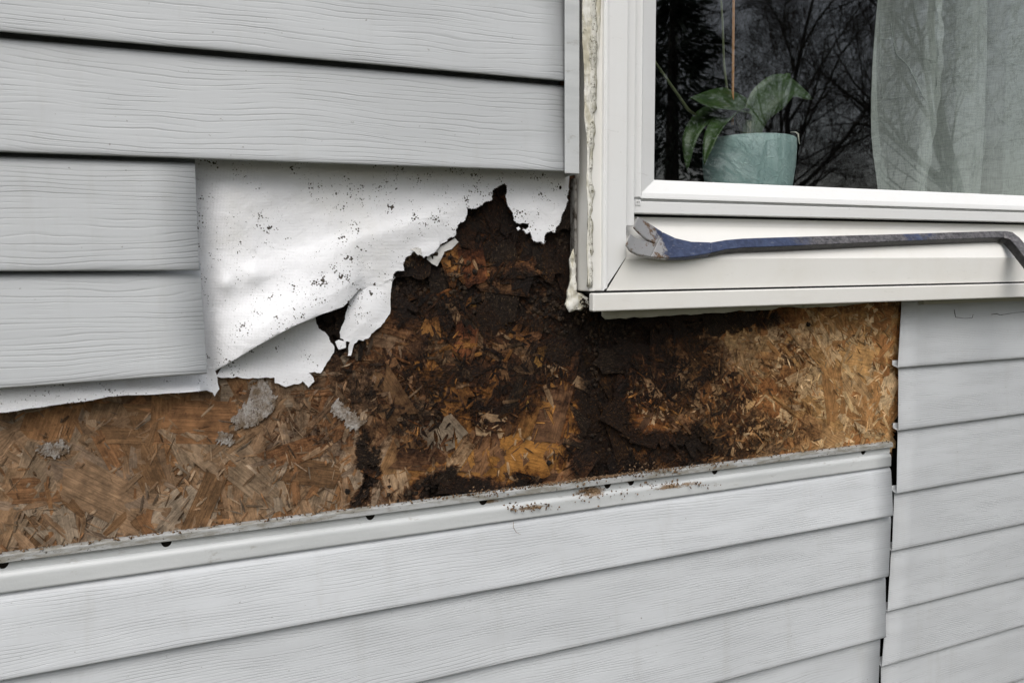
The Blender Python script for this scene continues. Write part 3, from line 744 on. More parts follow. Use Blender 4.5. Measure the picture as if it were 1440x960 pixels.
sheet('torn_flap', tong, lambda x, y: .0045 + .006 * max(0, math.sin(math.pi * max(0, min(1, (x - 478) / 75)))) * max(0, math.sin(math.pi * max(0, min(1, (y - 385) / 110)))) + .001 * noise.noise(Vector((x * .08, y * .08, 3))), M['wrap'], wrap, 5)
fold = ragged([z5(*q) for q in ((640, 478), (655, 448), (700, 415), (780, 372), (800, 392), (765, 428), (728, 440), (716, 470), (692, 514), (666, 500))], 1.2, 11, 2)
sheet('folded_edge', fold, lambda x, y: .0025 + .002 * noise.noise(Vector((x * .08, y * .08, 9))), M['wrap_grey'], wrap, 4)
crl = ragged([z5(*q) for q in ((556, 428), (590, 418), (612, 425), (616, 455), (600, 460), (580, 440))], .8, 12, 2)
sheet('curled_edge', crl, lambda x, y: .008 + .006 * sstep(578, 590, x), M['wrap_grey'], wrap, 3)
for i, q in enumerate((((1088, 322), (1100, 314), (1110, 326), (1096, 336)), ((182, 890), (200, 880), (236, 888), (236, 920), (200, 930)))):
    c0_ = ragged([z5(*a) for a in q] + [z5(*q[0])], .8, 20 + i, 2)[:-1]
    sheet('loose_shred', c0_, lambda x, y: .005 + .001 * noise.noise(Vector((x * .2, y * .2, 9))), M['wrap'], wrap, 3)
# scraps left glued to the board
for i, (q, lab, mt) in enumerate((
    (((1062, 640), (1110, 645), (1135, 690), (1158, 735), (1140, 780), (1085, 815), (1045, 840), (1000, 835), (985, 805), (1030, 760), (1060, 710)), 'ragged grey paper residue glued to the board below the torn wrap', 'wrap_residue'),
    (((1412, 735), (1450, 745), (1480, 790), (1530, 815), (1515, 850), (1470, 835), (1440, 800), (1408, 790)), 'grey paper residue on the board beneath the hanging torn flap', 'wrap_residue'),
    (((150, 925), (215, 905), (285, 925), (285, 950), (230, 962), (170, 950)), 'small frayed grey splinter patch at the board left of the tab', 'wrap_residue'),
    (((905, 890), (935, 868), (985, 885), (975, 912), (930, 908)), 'tiny frayed whitish scrap on brown board under the wrap tab', 'wrap_residue'))):
    pl = [z4(*a) for a in q]; rs_ = random.Random(70 + i); V, F = [], []
    xs_ = [a[0] for a in pl]; ys_ = [a[1] for a in pl]; area = (max(xs_) - min(xs_)) * (max(ys_) - min(ys_)); n = 0
    while n < area / 9:
        cx_, cy_ = rs_.uniform(min(xs_), max(xs_)), rs_.uniform(min(ys_), max(ys_))
        if not inside(pl, cx_, cy_): continue
        n += 1; k = rs_.randint(5, 8); b0 = len(V); rad = rs_.uniform(1.5, 9); an0 = rs_.gauss(2.2, .5); el = rs_.uniform(.15, .45); of = .0030 + rs_.uniform(0, .0006)
        tx, ty = rs_.gauss(0, .00003), rs_.gauss(0, .00003)
        ring_ = []
        for j in range(k):
            an = 2 * math.pi * j / k; rr = rad * rs_.uniform(.5, 1.3); u, v = rr * math.cos(an), rr * math.sin(an) * el
            ring_.append((u * math.cos(an0) - v * math.sin(an0), u * math.sin(an0) + v * math.cos(an0)))
        for (dx, dy) in ring_: V.append(P(cx_ + dx, cy_ + dy, of + tx * dx + ty * dy))
        for (dx, dy) in ring_: V.append(P(cx_ + dx, cy_ + dy, of - .0006 + tx * dx + ty * dy))
        F.append(tuple(b0 + j for j in range(k))); F += [(b0 + (j + 1) % k, b0 + j, b0 + k + j, b0 + k + (j + 1) % k) for j in range(k)]
    o = mesh('wrap_scrap', V, F, M[mt])
    tag(o, lab, 'paper scrap', None)

# ------------------------------------------------------------------ window
win = empty('window', (1.2, -.02, EYE), 'white vinyl window with weathered sill and cracked caulk along its casing', 'window')
CO_ = .050; CM = .056
xs0 = P(807, 330, 0).x                         # outer side plane of the casing
x848, x850, x880 = P(848, 300, CO_).x, P(851, 300, CM).x, P(881, 300, CM).x
zcas = P(845, 411, CM).z; z362 = P(900, 362, CM).z; z408 = P(900, 408.5, CM).z
WT = EYE + 1.24; XW1 = 2.16
# casing, left: outer strip, then the main moulding with its mitred foot
V, F = [], []; box_vf(xs0, x850, -CO_, -.001, zcas + .0015, WT, V, F); ocas = bevel(mesh('outer_casing', V, F, M['cream'], win), .002, 3)
def prism(name, pts, y0, y1, mat, parent, bv=.001):
    n = len(pts); V = [(x, y0, z) for x, z in pts] + [(x, y1, z) for x, z in pts]
    F = [tuple(range(n)), tuple(range(2*n-1, n-1, -1))] + [((i+1) % n, i, i+n, (i+1) % n+n) for i in range(n)]
    o = mesh(name, V, F, mat, parent)
    bm = bmesh.new(); bm.from_mesh(o.data); bmesh.ops.recalc_face_normals(bm, faces=bm.faces); bm.to_mesh(o.data); bm.free()
    return bevel(o, bv) if bv else o
g_ = .00025
prism('left_casing', [(x850 - .003, zcas), (x880, z362 + g_ * 2), (x880, WT), (x850 - .003, WT)], -CM, -.004, M['white'], win, .0006)
prism('ridge', [(x848 - .0005, zcas + .004), (x850 + .004, zcas + .006), (x850 + .004, WT - .001), (x848 - .0005, WT - .001)], -(CM + .0016), -.03, M['white'], win, .0012)
# sill: fascia with mitred left end, sloping top, lower drip lip, grimy strip below
XS1 = XW1
prof = [(z408, CM), (z362 - .002, CM), (z362, CM - .0015), (P(1000, 319, .022).z, .022), (P(1000, 308, .018).z, .018), (P(1000, 307, .017).z, .016)]
V, F = [], []
for (of_i, (z, of)) in enumerate(prof):
    k = max(0, min(1, (z - zcas) / (z362 - zcas)))
    xl_ = (x850 + .001) * (1 - k) + (x880 + g_) * k
    V += [(xl_, -of, z), (XS1, -of, z)]
V += [(x880 + g_, .01, prof[-1][0]), (XS1, .01, prof[-1][0]), (x850 + .001, .0, z408), (XS1, .0, z408)]
n = len(V) // 2
for i in range(n): F.append((2*i, 2*i+1, 2*((i+1) % n)+1, 2*((i+1) % n)))
o = mesh('sill', V, F, M['cream'], win); bevel(o, .0006)
zl0 = P(900, 436, CM + .007).z; zl1 = P(900, 411, CM + .007).z; xl0 = P(834, 425, CM + .007).x
V, F = [], []; box_vf(xl0, XS1 + .03, -(CM + .007), -.050, zl0, zl1, V, F); lip = bevel(mesh('drip_lip', V, F, M['cream'], win), .0022, 3)
V, F = [], []; box_vf(xl0 + .030, XS1 + .029, -.0502, -.004, zl0 + .001, zl1 - .0005, V, F); mesh('lip_return', V, F, M['greenish'], lip)
V, F = [], []; box_vf(xl0 + .01, XS1 + .02, -(CM), -.004, zl1 - .002, z408 + .001, V, F); mesh('joint', V, F, M['black'], win)
# grimy strip recessed behind the lip with a ragged lower edge
pl = [(875, 440)] + ragged([(1300, 408), (1292, 421), (1255, 424), (1200, 428), (1150, 431), (1095, 432), (1075, 436), (1040, 436), (1000, 440), (960, 442), (905, 446), (880, 448), (852, 449), (846, 444)], 1.6, 44, 3) 
pl = [(1300, 412), (846, 432)] + list(reversed(pl[1:]))
sheet('caulk_strip', pl, lambda x, y: .026 + .001 * noise.noise(Vector((x * .1, y * .1, 4))), M['greenish'], win, 6, .003)
V, F = [], []; box_vf(P(1300, 412, .02).x, XS1, -.02, -.004, zl0 - .010, zl0 + .002, V, F); mesh('caulk_strip', V, F, M['greenish'], win)
# thin metal flashing edge and the ragged caulk at the casing's outer foot
V, F = [], []; box_vf(xs0 - .007, xs0 - .0032, -.016, -.002, zcas + .008, P(800, 252, 0).z, V, F); mesh('flashing', V, F, M['flashing'], win)
pl = ragged([(806, 350), (809, 395), (812, 412), (826, 418), (833, 422), (828, 430), (815, 436), (800, 438), (794, 428), (798, 408), (803, 385), (800, 365)], 2.2, 51, 3)
sheet('caulk_blob', pl, lambda x, y: .016 + .005 * noise.noise(Vector((x * .08, y * .08, 7))) + .008 * sstep(810, 830, x), M['caulk'], win, 3, .006)
# caulk bead along the front outer corner of the casing: wide and lumpy above, cracked below
V, F = [], []; pts = []; rad = []
zt_ = WT - .01; zb0 = zcas + .008; nseg = 150
for i in range(nseg + 1):
    z = zb0 + (zt_ - zb0) * i / nseg; a = sstep(EYE + .12, EYE + .28, z)
    x = xs0 + .0015 + .003 * a + .0028 * noise.noise(Vector((0, 0, z * 30))) + .0016 * noise.noise(Vector((0, 5, z * 120)))
    pts.append((x, -(CO_ - .001), z)); rad.append(max(.0004, .0034 + .0030 * a + .0050 * noise.noise(Vector((3, 0, z * 60))) + .0012 * noise.noise(Vector((7, 0, z * 170)))))
tube_vf(pts, rad, V, F, 10); mesh('caulk_bead', V, F, M['caulk_dirty'], ocas, smooth=True)
pl = [(819, -260)] + [(836, -260)] + ragged([(844, -260), (845, -60), (842, 20), (838, 75), (834, 120), (836, 165), (831, 200), (832, 260), (829.5, 300), (832, 350), (830, 395), (826, 402)], 2.6, 52, 4) + ragged([(826, 402), (825.5, 340), (826.5, 300), (824.5, 250), (826, 215), (822, 170), (822, 120), (819, 60), (819, -260)], 1.2, 53, 3)[1:-1]
sheet('peeling_caulk', pl, lambda x, y: CO_ + .0008 + .0012 * noise.noise(Vector((x * .25, y * .12, 3))) + .0007 * noise.noise(Vector((x * .6, y * .5, 8))), M['caulk'], ocas, 3, .0016)
# second skin of caulk over the outer strip face in the upper part
V, F = [], []; pts = []; rad = []
for i in range(nseg + 1):
    z = EYE + .20 + (zt_ - EYE - .20) * i / nseg
    x = xs0 + .011 + .0015 * noise.noise(Vector((0, 3, z * 25)))
    pts.append((x, -(CO_ - .0022), z)); a = sstep(EYE + .2, EYE + .34, z); rad.append(max(.0003, (.0020 + .0040 * a) * a + .0016 * noise.noise(Vector((9, 0, z * 70))) + .001 * noise.noise(Vector((2, 0, z * 200)))))
tube_vf(pts, rad, V, F, 10); mesh('caulk_bead', V, F, M['caulk'], ocas, smooth=True)
# dirt packed into the foot of the casing
V, F = [], []; rg = random.Random(91)
for _ in range(90):
    px, py = rg.gauss(826, 5), rg.gauss(428, 8); q = P(px, py, rg.uniform(.014, .030)); b0 = len(V)
    sz = rg.uniform(.0008, .0026)
    for d in ((1, 0, 0), (-1, 0, 0), (0, 1, 0), (0, -1, 0), (0, 0, 1), (0, 0, -1)): V.append(q + Vector(d) * sz * rg.uniform(.5, 1.3))
    F.extend(tuple(b0 + i for i in f) for f in ((0, 4, 2), (2, 4, 1), (1, 4, 3), (3, 4, 0), (2, 0, 5), (1, 2, 5), (3, 1, 5), (0, 3, 5)))
o = mesh('packed_dirt', V, F, M['crumb'], win); o['kind'] = 'stuff'
# plug over a screw, on the outer strip
V, F = [], []; q = P(836, 150, CO_ + .001); tube_vf([(q.x, q.y + .002, q.z), (q.x, q.y, q.z), (q.x, q.y - .0008, q.z)], [.0042, .0042, .003], V, F, 16); mesh('screw_plug', V, F, M['cream'], ocas)
# right and top casing (out of frame)
V, F = [], []; box_vf(XW1 - .09, XW1, -CM, -.004, z362, WT, V, F); bevel(mesh('right_casing', V, F, M['white'], win), .0018)
V, F = [], []; box_vf(xs0, XW1, -CM - .001, -.004, WT + .0005, WT + .075, V, F); bevel(mesh('top_casing', V, F, M['white'], win), .0018)
# frame and sash
fx = P(893, 200, .046).x; fz = P(889, 318, .046).z
V, F = [], []; box_vf(x880 - .004, fx, -.046, .10, fz, WT - .002, V, F); bevel(mesh('jamb', V, F, M['white'], win), .001)
V, F = [], []; box_vf(XW1 - .12, XW1 - .088, -.046, .10, fz, WT - .002, V, F); bevel(mesh('jamb', V, F, M['white'], win), .001)
V, F = [], []; box_vf(x880 - .003, XW1 - .09, -.046, .10, WT - .06, WT - .001, V, F); bevel(mesh('head', V, F, M['white'], win), .001)
sx0 = fx; sx1 = XW1 - .12; st1 = WT - .06
z300, z284, z278, z274, z251 = (P(1000, v, .034).z for v in (302.2, 286, 281, 277, 254.5))
# bottom track with weld step, and shadow gap under it
V, F = [], []; box_vf(sx0, sx1, -.034, .10, z300, z284, V, F); bevel(mesh('track', V, F, M['white'], win), .0012)
V, F = [], []; box_vf(sx0, sx1, -.027, .09, z284 - .0005, z278 + .001, V, F); mesh('track_groove', V, F, M['white'], win)
V, F = [], []; box_vf(sx0 - .01, sx1, -.012, .08, P(1000, 310, .018).z, z300 + .0005, V, F); mesh('gap_shade_strip', V, F, M['black'], win)  # black strip paints the shade under the track overhang
# sash: mitred ring
gx0 = P(920.5, 200, .018).x; ins = gx0 - sx0
def ring(name, x0, x1, z0, z1, prof, mat, parent):
    V, F = [], []; k = len(prof)
    for (a, b_) in ((0, 0), (1, 0), (1, 1), (0, 1)):
        for (s, zs_, of) in prof:
            V.append((x0 + s if a == 0 else x1 - s, -of, z0 + zs_ if b_ == 0 else z1 - s))
    for c_ in range(4):
        d_ = (c_ + 1) % 4
        for j in range(k - 1): F.append((c_*k+j, c_*k+j+1, d_*k+j+1, d_*k+j))
    o = mesh(name, V, F, mat, parent)
    bm = bmesh.new(); bm.from_mesh(o.data); bmesh.ops.recalc_face_normals(bm, faces=bm.faces); bm.to_mesh(o.data); bm.free()
    return bevel(o, .001)
hz_ = z251 - z278
sash = ring('sash_frame', sx0, sx1, z278, st1, [(0, 0, -.03), (0, 0, .033), (ins * .30, .0012, .0345), (ins * .36, .002, .0345), (ins * .40, hz_*.25, .033), (ins * .95, hz_ * .96, .021), (ins, hz_, .018), (ins, hz_, -.03)], M['white'], win)
# weld line of the sash corner
a_ = P(906, 268, .0335); b2 = P(919.5, 252, .0225)
V, F = [], []; tube_vf([(sx0 + ins*.3, -.0343, z278 + hz_ * .2), (sx0 + ins * .97, -.0205, z278 + hz_ * .97)], .0005, V, F, 5); mesh('weld_seam', V, F, M['white'], sash)
# small moulded plate on the track with two embossed cells
q = P(897, 284.5, .0345)
V, F = [], []; box_vf(q.x - .0045, q.x + .0045, q.y - .0006, q.y + .001, q.z - .0040, q.z + .0040, V, F); pl_ = mesh('moulded_plate', V, F, M['white'], win)
V, F = [], []
for dx in (-.0022, .0008): 
    for dz in (-.0016, .0004): box_vf(q.x + dx, q.x + dx + .0014, q.y - .0010, q.y - .0004, q.z + dz, q.z + dz + .0010, V, F)
m, t, b = material('print_grey', .6, (.18, .18, .18)); M['print'] = m
mesh('plate_marks', V, F, M['print'], pl_)
# glass
m = bpy.data.materials.new('window_glass'); m.use_nodes = True; t = NT(m.node_tree); m.node_tree.nodes.clear()
out = t.n('ShaderNodeOutputMaterial'); tr = t.n('ShaderNodeBsdfTransparent'); tr.inputs[0].default_value = (.80, .84, .82, 1)
gl = t.n('ShaderNodeBsdfGlossy'); gl.inputs['Roughness'].default_value = 0.0; gl.inputs['Color'].default_value = (1, 1, 1, 1)
geo = t.n('ShaderNodeNewGeometry')
ca_ = t.math('ABSOLUTE', t.vmath('DOT_PRODUCT', geo.outputs['Normal'], geo.outputs['Incoming']))
sch = t.math('ADD', t.math('MULTIPLY', t.math('POWER', t.math('SUBTRACT', 1.0, ca_), 5.0), .957), .043)
f2 = t.math('MULTIPLY', sch, 3.0, clamp=True)          # two panes, four faces
ms = t.n('ShaderNodeMixShader'); t.put(ms.inputs[0], f2); t.put(ms.inputs[1], tr.outputs[0]); t.put(ms.inputs[2], gl.outputs[0]); t.put(out.inputs[0], ms.outputs[0])
nb = t.bump(t.noise(t.pos(), 2.2, 1, .4), .0012); t.put(gl.inputs['Normal'], nb)
M['glass'] = m
V = [(gx0 - .004, -.012, z251 - .006), (sx1 - ins + .004, -.012, z251 - .006), (sx1 - ins + .004, -.012, st1 - ins + .004), (gx0 - .004, -.012, st1 - ins + .004)]
mesh('glass_pane', V, [(0, 1, 2, 3)], M['glass'], sash)
# indoor stool
zst = z251 - .020
V, F = [], []; box_vf(OPX0 - .03, OPX1 + .03, .035, .34, zst - .03, zst, V, F); bevel(mesh('inner_stool', V, F, M['white'], win), .003)

# ------------------------------------------------------------------ pry bar lying on the sloping sill
pb = empty('pry_bar', tuple(P(1000, 362, CM)), 'worn blue steel pry bar with a scraped claw lying on the white sill', 'pry bar')
m, t, b = material('worn_blue_steel', .42, (.04, .07, .17), .5)
p = t.pos()
sep = t.n('ShaderNodeSeparateXYZ'); t.put(sep.inputs[0], p)
n1 = t.noise(p, 26, 6, .7); n2 = t.noise(t.scalev(p, 60, 400, 400), 1, 3, .6)
xa, xb = P(1100, 345, .05).x, P(1160, 345, .05).x
worn = t.smooth(t.math('ADD', t.math('SUBTRACT', sep.outputs[0], xa + .03), t.math('MULTIPLY', t.math('SUBTRACT', n1, .5), .16)), -.02, .03)
xe = P(1290, 335, .05).x
back = t.smooth(t.math('ADD', t.math('ABSOLUTE', t.math('SUBTRACT', sep.outputs[0], xe)), t.math('MULTIPLY', t.math('SUBTRACT', n1, .5), .35)), .01, .06)
tip = t.smooth(t.math('ADD', t.math('SUBTRACT', sep.outputs[0], P(932, 340, .06).x), t.math('MULTIPLY', t.math('SUBTRACT', n1, .5), .10)), .0, -.012)
steel = t.math('MAXIMUM', t.math('MULTIPLY', worn, back), tip)
scr = t.smooth(n2, .62, .72)
blue = t.mix(t.smooth(t.noise(p, 90, 5, .7), .35, .7), (.014, .024, .066), (.040, .060, .125))
st_ = t.mix(t.smooth(t.noise(p, 120, 5, .75), .3, .7), (.045, .043, .046), (.22, .21, .215))
st_ = t.mix(tip, st_, t.mix(t.smooth(t.noise(p, 70, 4, .7), .54, .62), (.36, .355, .35), (.17, .11, .07)))
c = t.mix(steel, blue, st_); c = t.mix(t.math('MULTIPLY', scr, .45), c, (.34, .34, .36))
setc(t, b, c, t.smooth(n1, .3, .7, .34, .55), t.bump(t.noise(p, 350, 4, .7), .0004)); t.put(b.inputs['Metallic'], t.math('MULTIPLY', steel, .55)); M['bar'] = m
m, t, b = material('shaded_steel', .45, (.03, .03, .032), .5, .3); p = t.pos(); c = t.mix(t.smooth(t.noise(p, 60, 5, .75), .4, .7), (.010, .010, .0105), (.045, .043, .042)); setc(t, b, c, None, t.bump(t.noise(p, 300, 4, .7), .0004)); M['steel_shaded'] = m  # shade painted in: near-black side faces of the bar
# the slope of the sill, as a plane
sa = Vector((0, -(CM - .0015), z362)); sb_ = Vector((0, -.022, prof[3][0])); sl = (sa - sb_).normalized(); sn = Vector((1, 0, 0)).cross(sl); 
if sn.y > 0: sn = -sn
def S(px, py, h):
    """point on the plane lying h above the sill's slope"""
    d = ray(px, py); q0 = sa + sn * h; k = (q0 - CAM).dot(sn) / d.dot(sn); return CAM + d * k
# stations along the bar: (x px, upper edge y, crease y, height above the slope, thickness)
stn = [(897, 304, 880, 344, .030, .003), (906, 309, 886, 352, .0255, .0038), (918, 317, 897, 357.5, .021, .0045), (932, 326, 915, 361, .0165, .0055), (950, 334.5, 940, 362.5, .0145, .0075), (972, 339.5, 968, 361, .0145, .0095), (1000, 340.5, 1000, 355.5, .0155, .012), (1022, 337, 1022, 350.5, .0160, .0138), (1045, 335, 1045, 348, .0165, .015)]
stn += [(px, y0, px, y1, .0165, .0155) for px, y0, y1 in ((1090, 333.5, 346.5), (1160, 331.5, 343.5), (1240, 329.5, 340), (1320, 327, 336.8), (1385, 325, 334.5), (1412, 324.5, 334))]
def bar_loft(name, rows, mat, mat2, parent):
    V, F, mi = [], [], []
    for (A, B, C, Dd) in rows: V += [A, B, C, Dd]
    for i in range(len(rows) - 1):
        for j in range(4):
            F.append((i*4+j, i*4+(j+1) % 4, (i+1)*4+(j+1) % 4, (i+1)*4+j)); mi.append(0 if j in (0, 2) else 1)
    F.append((0, 1, 2, 3)); mi.append(0); e_ = (len(rows)-1)*4; F.append((e_, e_+3, e_+2, e_+1)); mi.append(0)
    o = mesh(name, V, F, mat, parent); o.data.materials.append(mat2)
    for p_, k in zip(o.data.polygons, mi): p_.material_index = k
    bm = bmesh.new(); bm.from_mesh(o.data); bmesh.ops.recalc_face_normals(bm, faces=bm.faces); bm.to_mesh(o.data); bm.free()
    return bevel(o, .0012, 2)
rows = []
for (ux, uy, lx, ly, h, th) in stn:
    a = S(ux, uy, h); b_ = S(lx, ly, h); rows.append((a, b_, b_ - sn * th, a - sn * th))
bar_loft('shaft', rows[6:], M['bar'], M['steel_shaded'], pb)
# claw blade: dished, with a nail slot (two prongs)
bar_loft('blade', rows[3:7], M['bar'], M['bar'], pb)
pr = []
for k in range(4):
    a, b_ = rows[k][0], rows[k][1]; th = stn[k][5]; f = (.38, .41, .46, .5)[k]; q = a.lerp(b_, f); pr.append((a, q, q - sn * th, a - sn * th))
bar_loft('prong', pr, M['bar'], M['bar'], pb)
pr = []
for k in range(4):
    a, b_ = rows[k][0], rows[k][1]; th = stn[k][5]; f = (.62, .59, .53, .5)[k]; q = a.lerp(b_, f); a2 = q; pr.append((a2, b_, b_ - sn * th, a2 - sn * th))
    if k == 0: pass
bar_loft('prong', pr, M['bar'], M['bar'], pb)
# hooked end: turns down over the edge of the sill
hk = []
c0 = rows[-1]
path = [((1412, 324.5), (1412, 334)), ((1424, 326), (1420, 336)), ((1434, 334), (1425, 341)), ((1446, 348), (1436, 355)), ((1462, 366), (1451, 374)), ((1480, 386), (1469, 394)), ((1496, 404), (1484, 412))]
for i, (u_, v_) in enumerate(path):
    h = .0165 + .004 * i if i < 3 else .0245 + .012 * (i - 2)
    a = S(*u_, h); b_ = S(*v_, h); th = .0155 if i < 3 else .0145
    hk.append((a, b_, b_ - sn * th, a - sn * th))
bar_loft('hook', hk, M['bar'], M['steel_shaded'], pb)

# ------------------------------------------------------------------ pot, orchid, stake on the indoor stool
PO = -.150
pa, pb_ = P(1001, 190, PO), P(1104, 190, PO); prad = (pb_.x - pa.x) / 2; pcx = (pa.x + pb_.x) / 2; prim = P(1057, 184, PO + prad).z
pot = empty('flower_pot', (pcx, -PO, zst), 'teal glazed plant pot with embossed sides behind the glass', 'flower pot')
m, t, b = material('teal_glaze', .35, (.16, .33, .33), .5)
p = t.pos(); oc = t.n('ShaderNodeTexCoord').outputs['Object']
emb = t.noise(t.scalev(p, 46, 46, 46), 1, 2, .5, 1.6); ridg = t.smooth(t.math('ABSOLUTE', t.math('SUBTRACT', emb, .5)), 0, .05, 1, 0)
c = t.mix(t.smooth(t.noise(p, 30, 4, .6), .3, .7), (.31, .44, .445), (.38, .52, .52)); setc(t, b, c, None, t.bump(ridg, .0008)); M['teal'] = m
def lathe(name, prof, cx_, cy_, mat, parent, n=56):
    V, F = [], []; k = len(prof)
    for i in range(n):
        a = 2 * math.pi * i / n
        for (r_, z) in prof: V.append((cx_ + r_ * math.cos(a), cy_ + r_ * math.sin(a), z))
    for i in range(n):
        for j in range(k - 1): F.append((i*k+j, ((i+1) % n)*k+j, ((i+1) % n)*k+j+1, i*k+j+1))
    return mesh(name, V, F, mat, parent, smooth=True)
H = prim - zst
pbody = lathe('body', [(0, zst + .002), (prad * .80, zst + .001), (prad * .86, zst + .004), (prad * .93, zst + H * .3), (prad * .985, zst + H * .6), (prad, zst + H * .85), (prad * .99, zst + H * .965), (prad * .965, prim - .002)], pcx, -PO, M['teal'], pot)
lathe('rim', [(prad * .985, prim - .005), (prad * .985, prim - .0015), (prad * .965, prim), (prad * .93, prim - .001), (prad * .92, prim - .02), (prad * .9, prim - .03)], pcx, -PO, M['teal'], pbody)
m, t, b = material('bark_soil', .9, (.05, .035, .02)); p = t.pos(); c = t.mix(t.noise(p, 120, 4, .7), (.03, .02, .012), (.10, .06, .035)); setc(t, b, c); M['soil'] = m
lathe('bark_mix', [(0, prim - .012), (prad * .5, prim - .013), (prad * .93, prim - .016)], pcx, -PO, M['soil'], pot, 24)
orch = empty('orchid', (pcx, -PO, prim - .02), 'orchid with broad dark green leaves growing in the teal pot', 'potted plant')
m, t, b = material('orchid_leaf', .38, (.05, .11, .03), .5); p = t.pos()
c = t.mix(t.smooth(t.noise(p, 30, 4, .6), .3, .7), (.028, .055, .016), (.055, .10, .030)); setc(t, b, c, None, t.bump(t.noise(p, 200, 2, .5), .0004)); b.inputs['Subsurface Weight'].default_value = 0.0; M['leaf'] = m
def leaf(ctrl, width, up_, fold):
    """ctrl: 3D control points of the midrib; up_: rough leaf normal"""
    n = 18; V, F = [], []
    c_ = [Vector(q) for q in ctrl]
    def cr(t_):
        k = (len(c_) - 1) * t_; i = min(int(k), len(c_) - 2); f = k - i
        p0, p1, p2, p3 = c_[max(0, i-1)], c_[i], c_[i+1], c_[min(len(c_)-1, i+2)]
        return .5 * ((2*p1) + (p2-p0)*f + (2*p0-5*p1+4*p2-p3)*f*f + (3*p1-p0-3*p2+p3)*f**3)
    for i in range(n + 1):
        t_ = i / n; q = cr(t_); tg = (cr(min(1, t_ + .02)) - cr(max(0, t_ - .02))).normalized()
        sd_ = tg.cross(Vector(up_)).normalized(); nm = sd_.cross(tg)
        wd = 1.3 * width * (.28 + .72 * math.sin(math.pi * min(1, t_ * .62 + .14))) * (1 - max(0, (t_ - .55) / .45) ** 2.0)
        for s in (-1, -.5, 0, .5, 1): V.append(q + sd_ * (wd * s) + nm * (fold * wd * abs(s) ** 1.3 + .0012 * math.sin(t_ * 23 + s * 2)))
    for i in range(n):
        for j in range(4): F.append((i*5+j, i*5+j+1, (i+1)*5+j+1, (i+1)*5+j))
    o = mesh('leaf', V, F, M['leaf'], orch, smooth=True); solidify(o, .0016, 0); return o
base = P(1054, 182, PO)
B = lambda px, py, o_=PO: P(px, py, o_)
leaf([base + Vector((0, 0, -.02)), B(1052, 162), B(1030, 148, PO + .01), B(1000, 146, PO + .03), B(970, 138, PO + .03)], .024, (0, -.75, .6), .35)
leaf([base + Vector((0, 0, -.02)), B(1046, 158), B(1022, 166, PO + .03), B(1002, 192, PO + .055), B(990, 232, PO + .06)], .013, (-.55, -.5, .7), .5)
leaf([base + Vector((0, 0, -.02)), B(1062, 160), B(1078, 140, PO + .005), B(1106, 124, PO + .01), B(1142, 140, PO + .015)], .025, (.1, -.9, .35), .22)
leaf([base + Vector((0, 0, -.02)), B(1040, 160, PO - .02), B(1000, 160, PO + .0), B(972, 192, PO + .02), B(966, 240, PO + .02)], .014, (-.5, -.6, .6), .3)
leaf([base + Vector((0, 0, -.02)), B(1058, 165, PO - .02), B(1075, 150, PO - .04), B(1095, 118, PO - .06), B(1112, 104, PO - .07)], .017, (0, -.5, .8), .3)
m, t, b = material('green_stem', .5, (.10, .13, .06)); p = t.pos(); setc(t, b, t.mix(t.noise(p, 60, 3, .6), (.09, .11, .05), (.18, .19, .11))); M['stem'] = m
V, F = [], []; tube_vf([base + Vector((-.01, 0, -.02)), B(1024, 140), B(1018, 90), B(1016, 30), B(1010, -60), B(985, -150)], [.0026, .0024, .0022, .002, .0018, .0014], V, F, 8); mesh('flower_stem', V, F, M['stem'], orch, smooth=True)
V, F = [], []; tube_vf([B(1030, 160, PO - .02), B(1000, 178, PO - .01), B(968, 155, PO), B(945, 122, PO), B(924, 92, PO + .01), B(900, 55, PO + .02)], [.003, .003, .0028, .0026, .0024, .002], V, F, 8); mesh('flower_stem', V, F, M['stem'], orch, smooth=True)
m, t, b = material('pale_root', .6, (.55, .52, .46)); p = t.pos(); setc(t, b, t.mix(t.noise(p, 200, 3, .6), (.5, .47, .4), (.68, .66, .6))); M['root'] = m
V, F = [], []; tube_vf([B(1112, 186, PO + .02), B(1119, 186, PO + .03), B(1122.5, 189, PO + .035), B(1123, 196, PO + .035), B(1124.5, 203, PO + .035)], [.0012, .0013, .0016, .0013, .0008], V, F, 7); mesh('aerial_root', V, F, M['root'], orch, smooth=True)
V, F = [], []
for k in range(5): tube_vf([base + Vector((rng.uniform(-.012, .016), 0, -.026)), base + Vector((rng.uniform(-.01, .012), -.004, .014))], [.003, .0015], V, F, 6)
mesh('leaf_base', V, F, M['stem'], orch, smooth=True)
m, t, b = material('bamboo', .5, (.42, .20, .08)); p = t.pos(); setc(t, b, t.mix(t.noise(t.scalev(p, 300, 300, 8), 1, 3, .6), (.46, .20, .07), (.66, .34, .15))); M['bamboo'] = m
V, F = [], []; tube_vf([B(1030, 176), B(1030.5, 130), B(1031, 60), B(1031.5, 0), B(1032, -120)], [.0024] * 5, V, F, 10)
o = mesh('plant_stake', V, F, M['bamboo'], None, smooth=True); tag(o, 'thin orange-brown bamboo stake standing upright in the teal pot', 'plant stake')

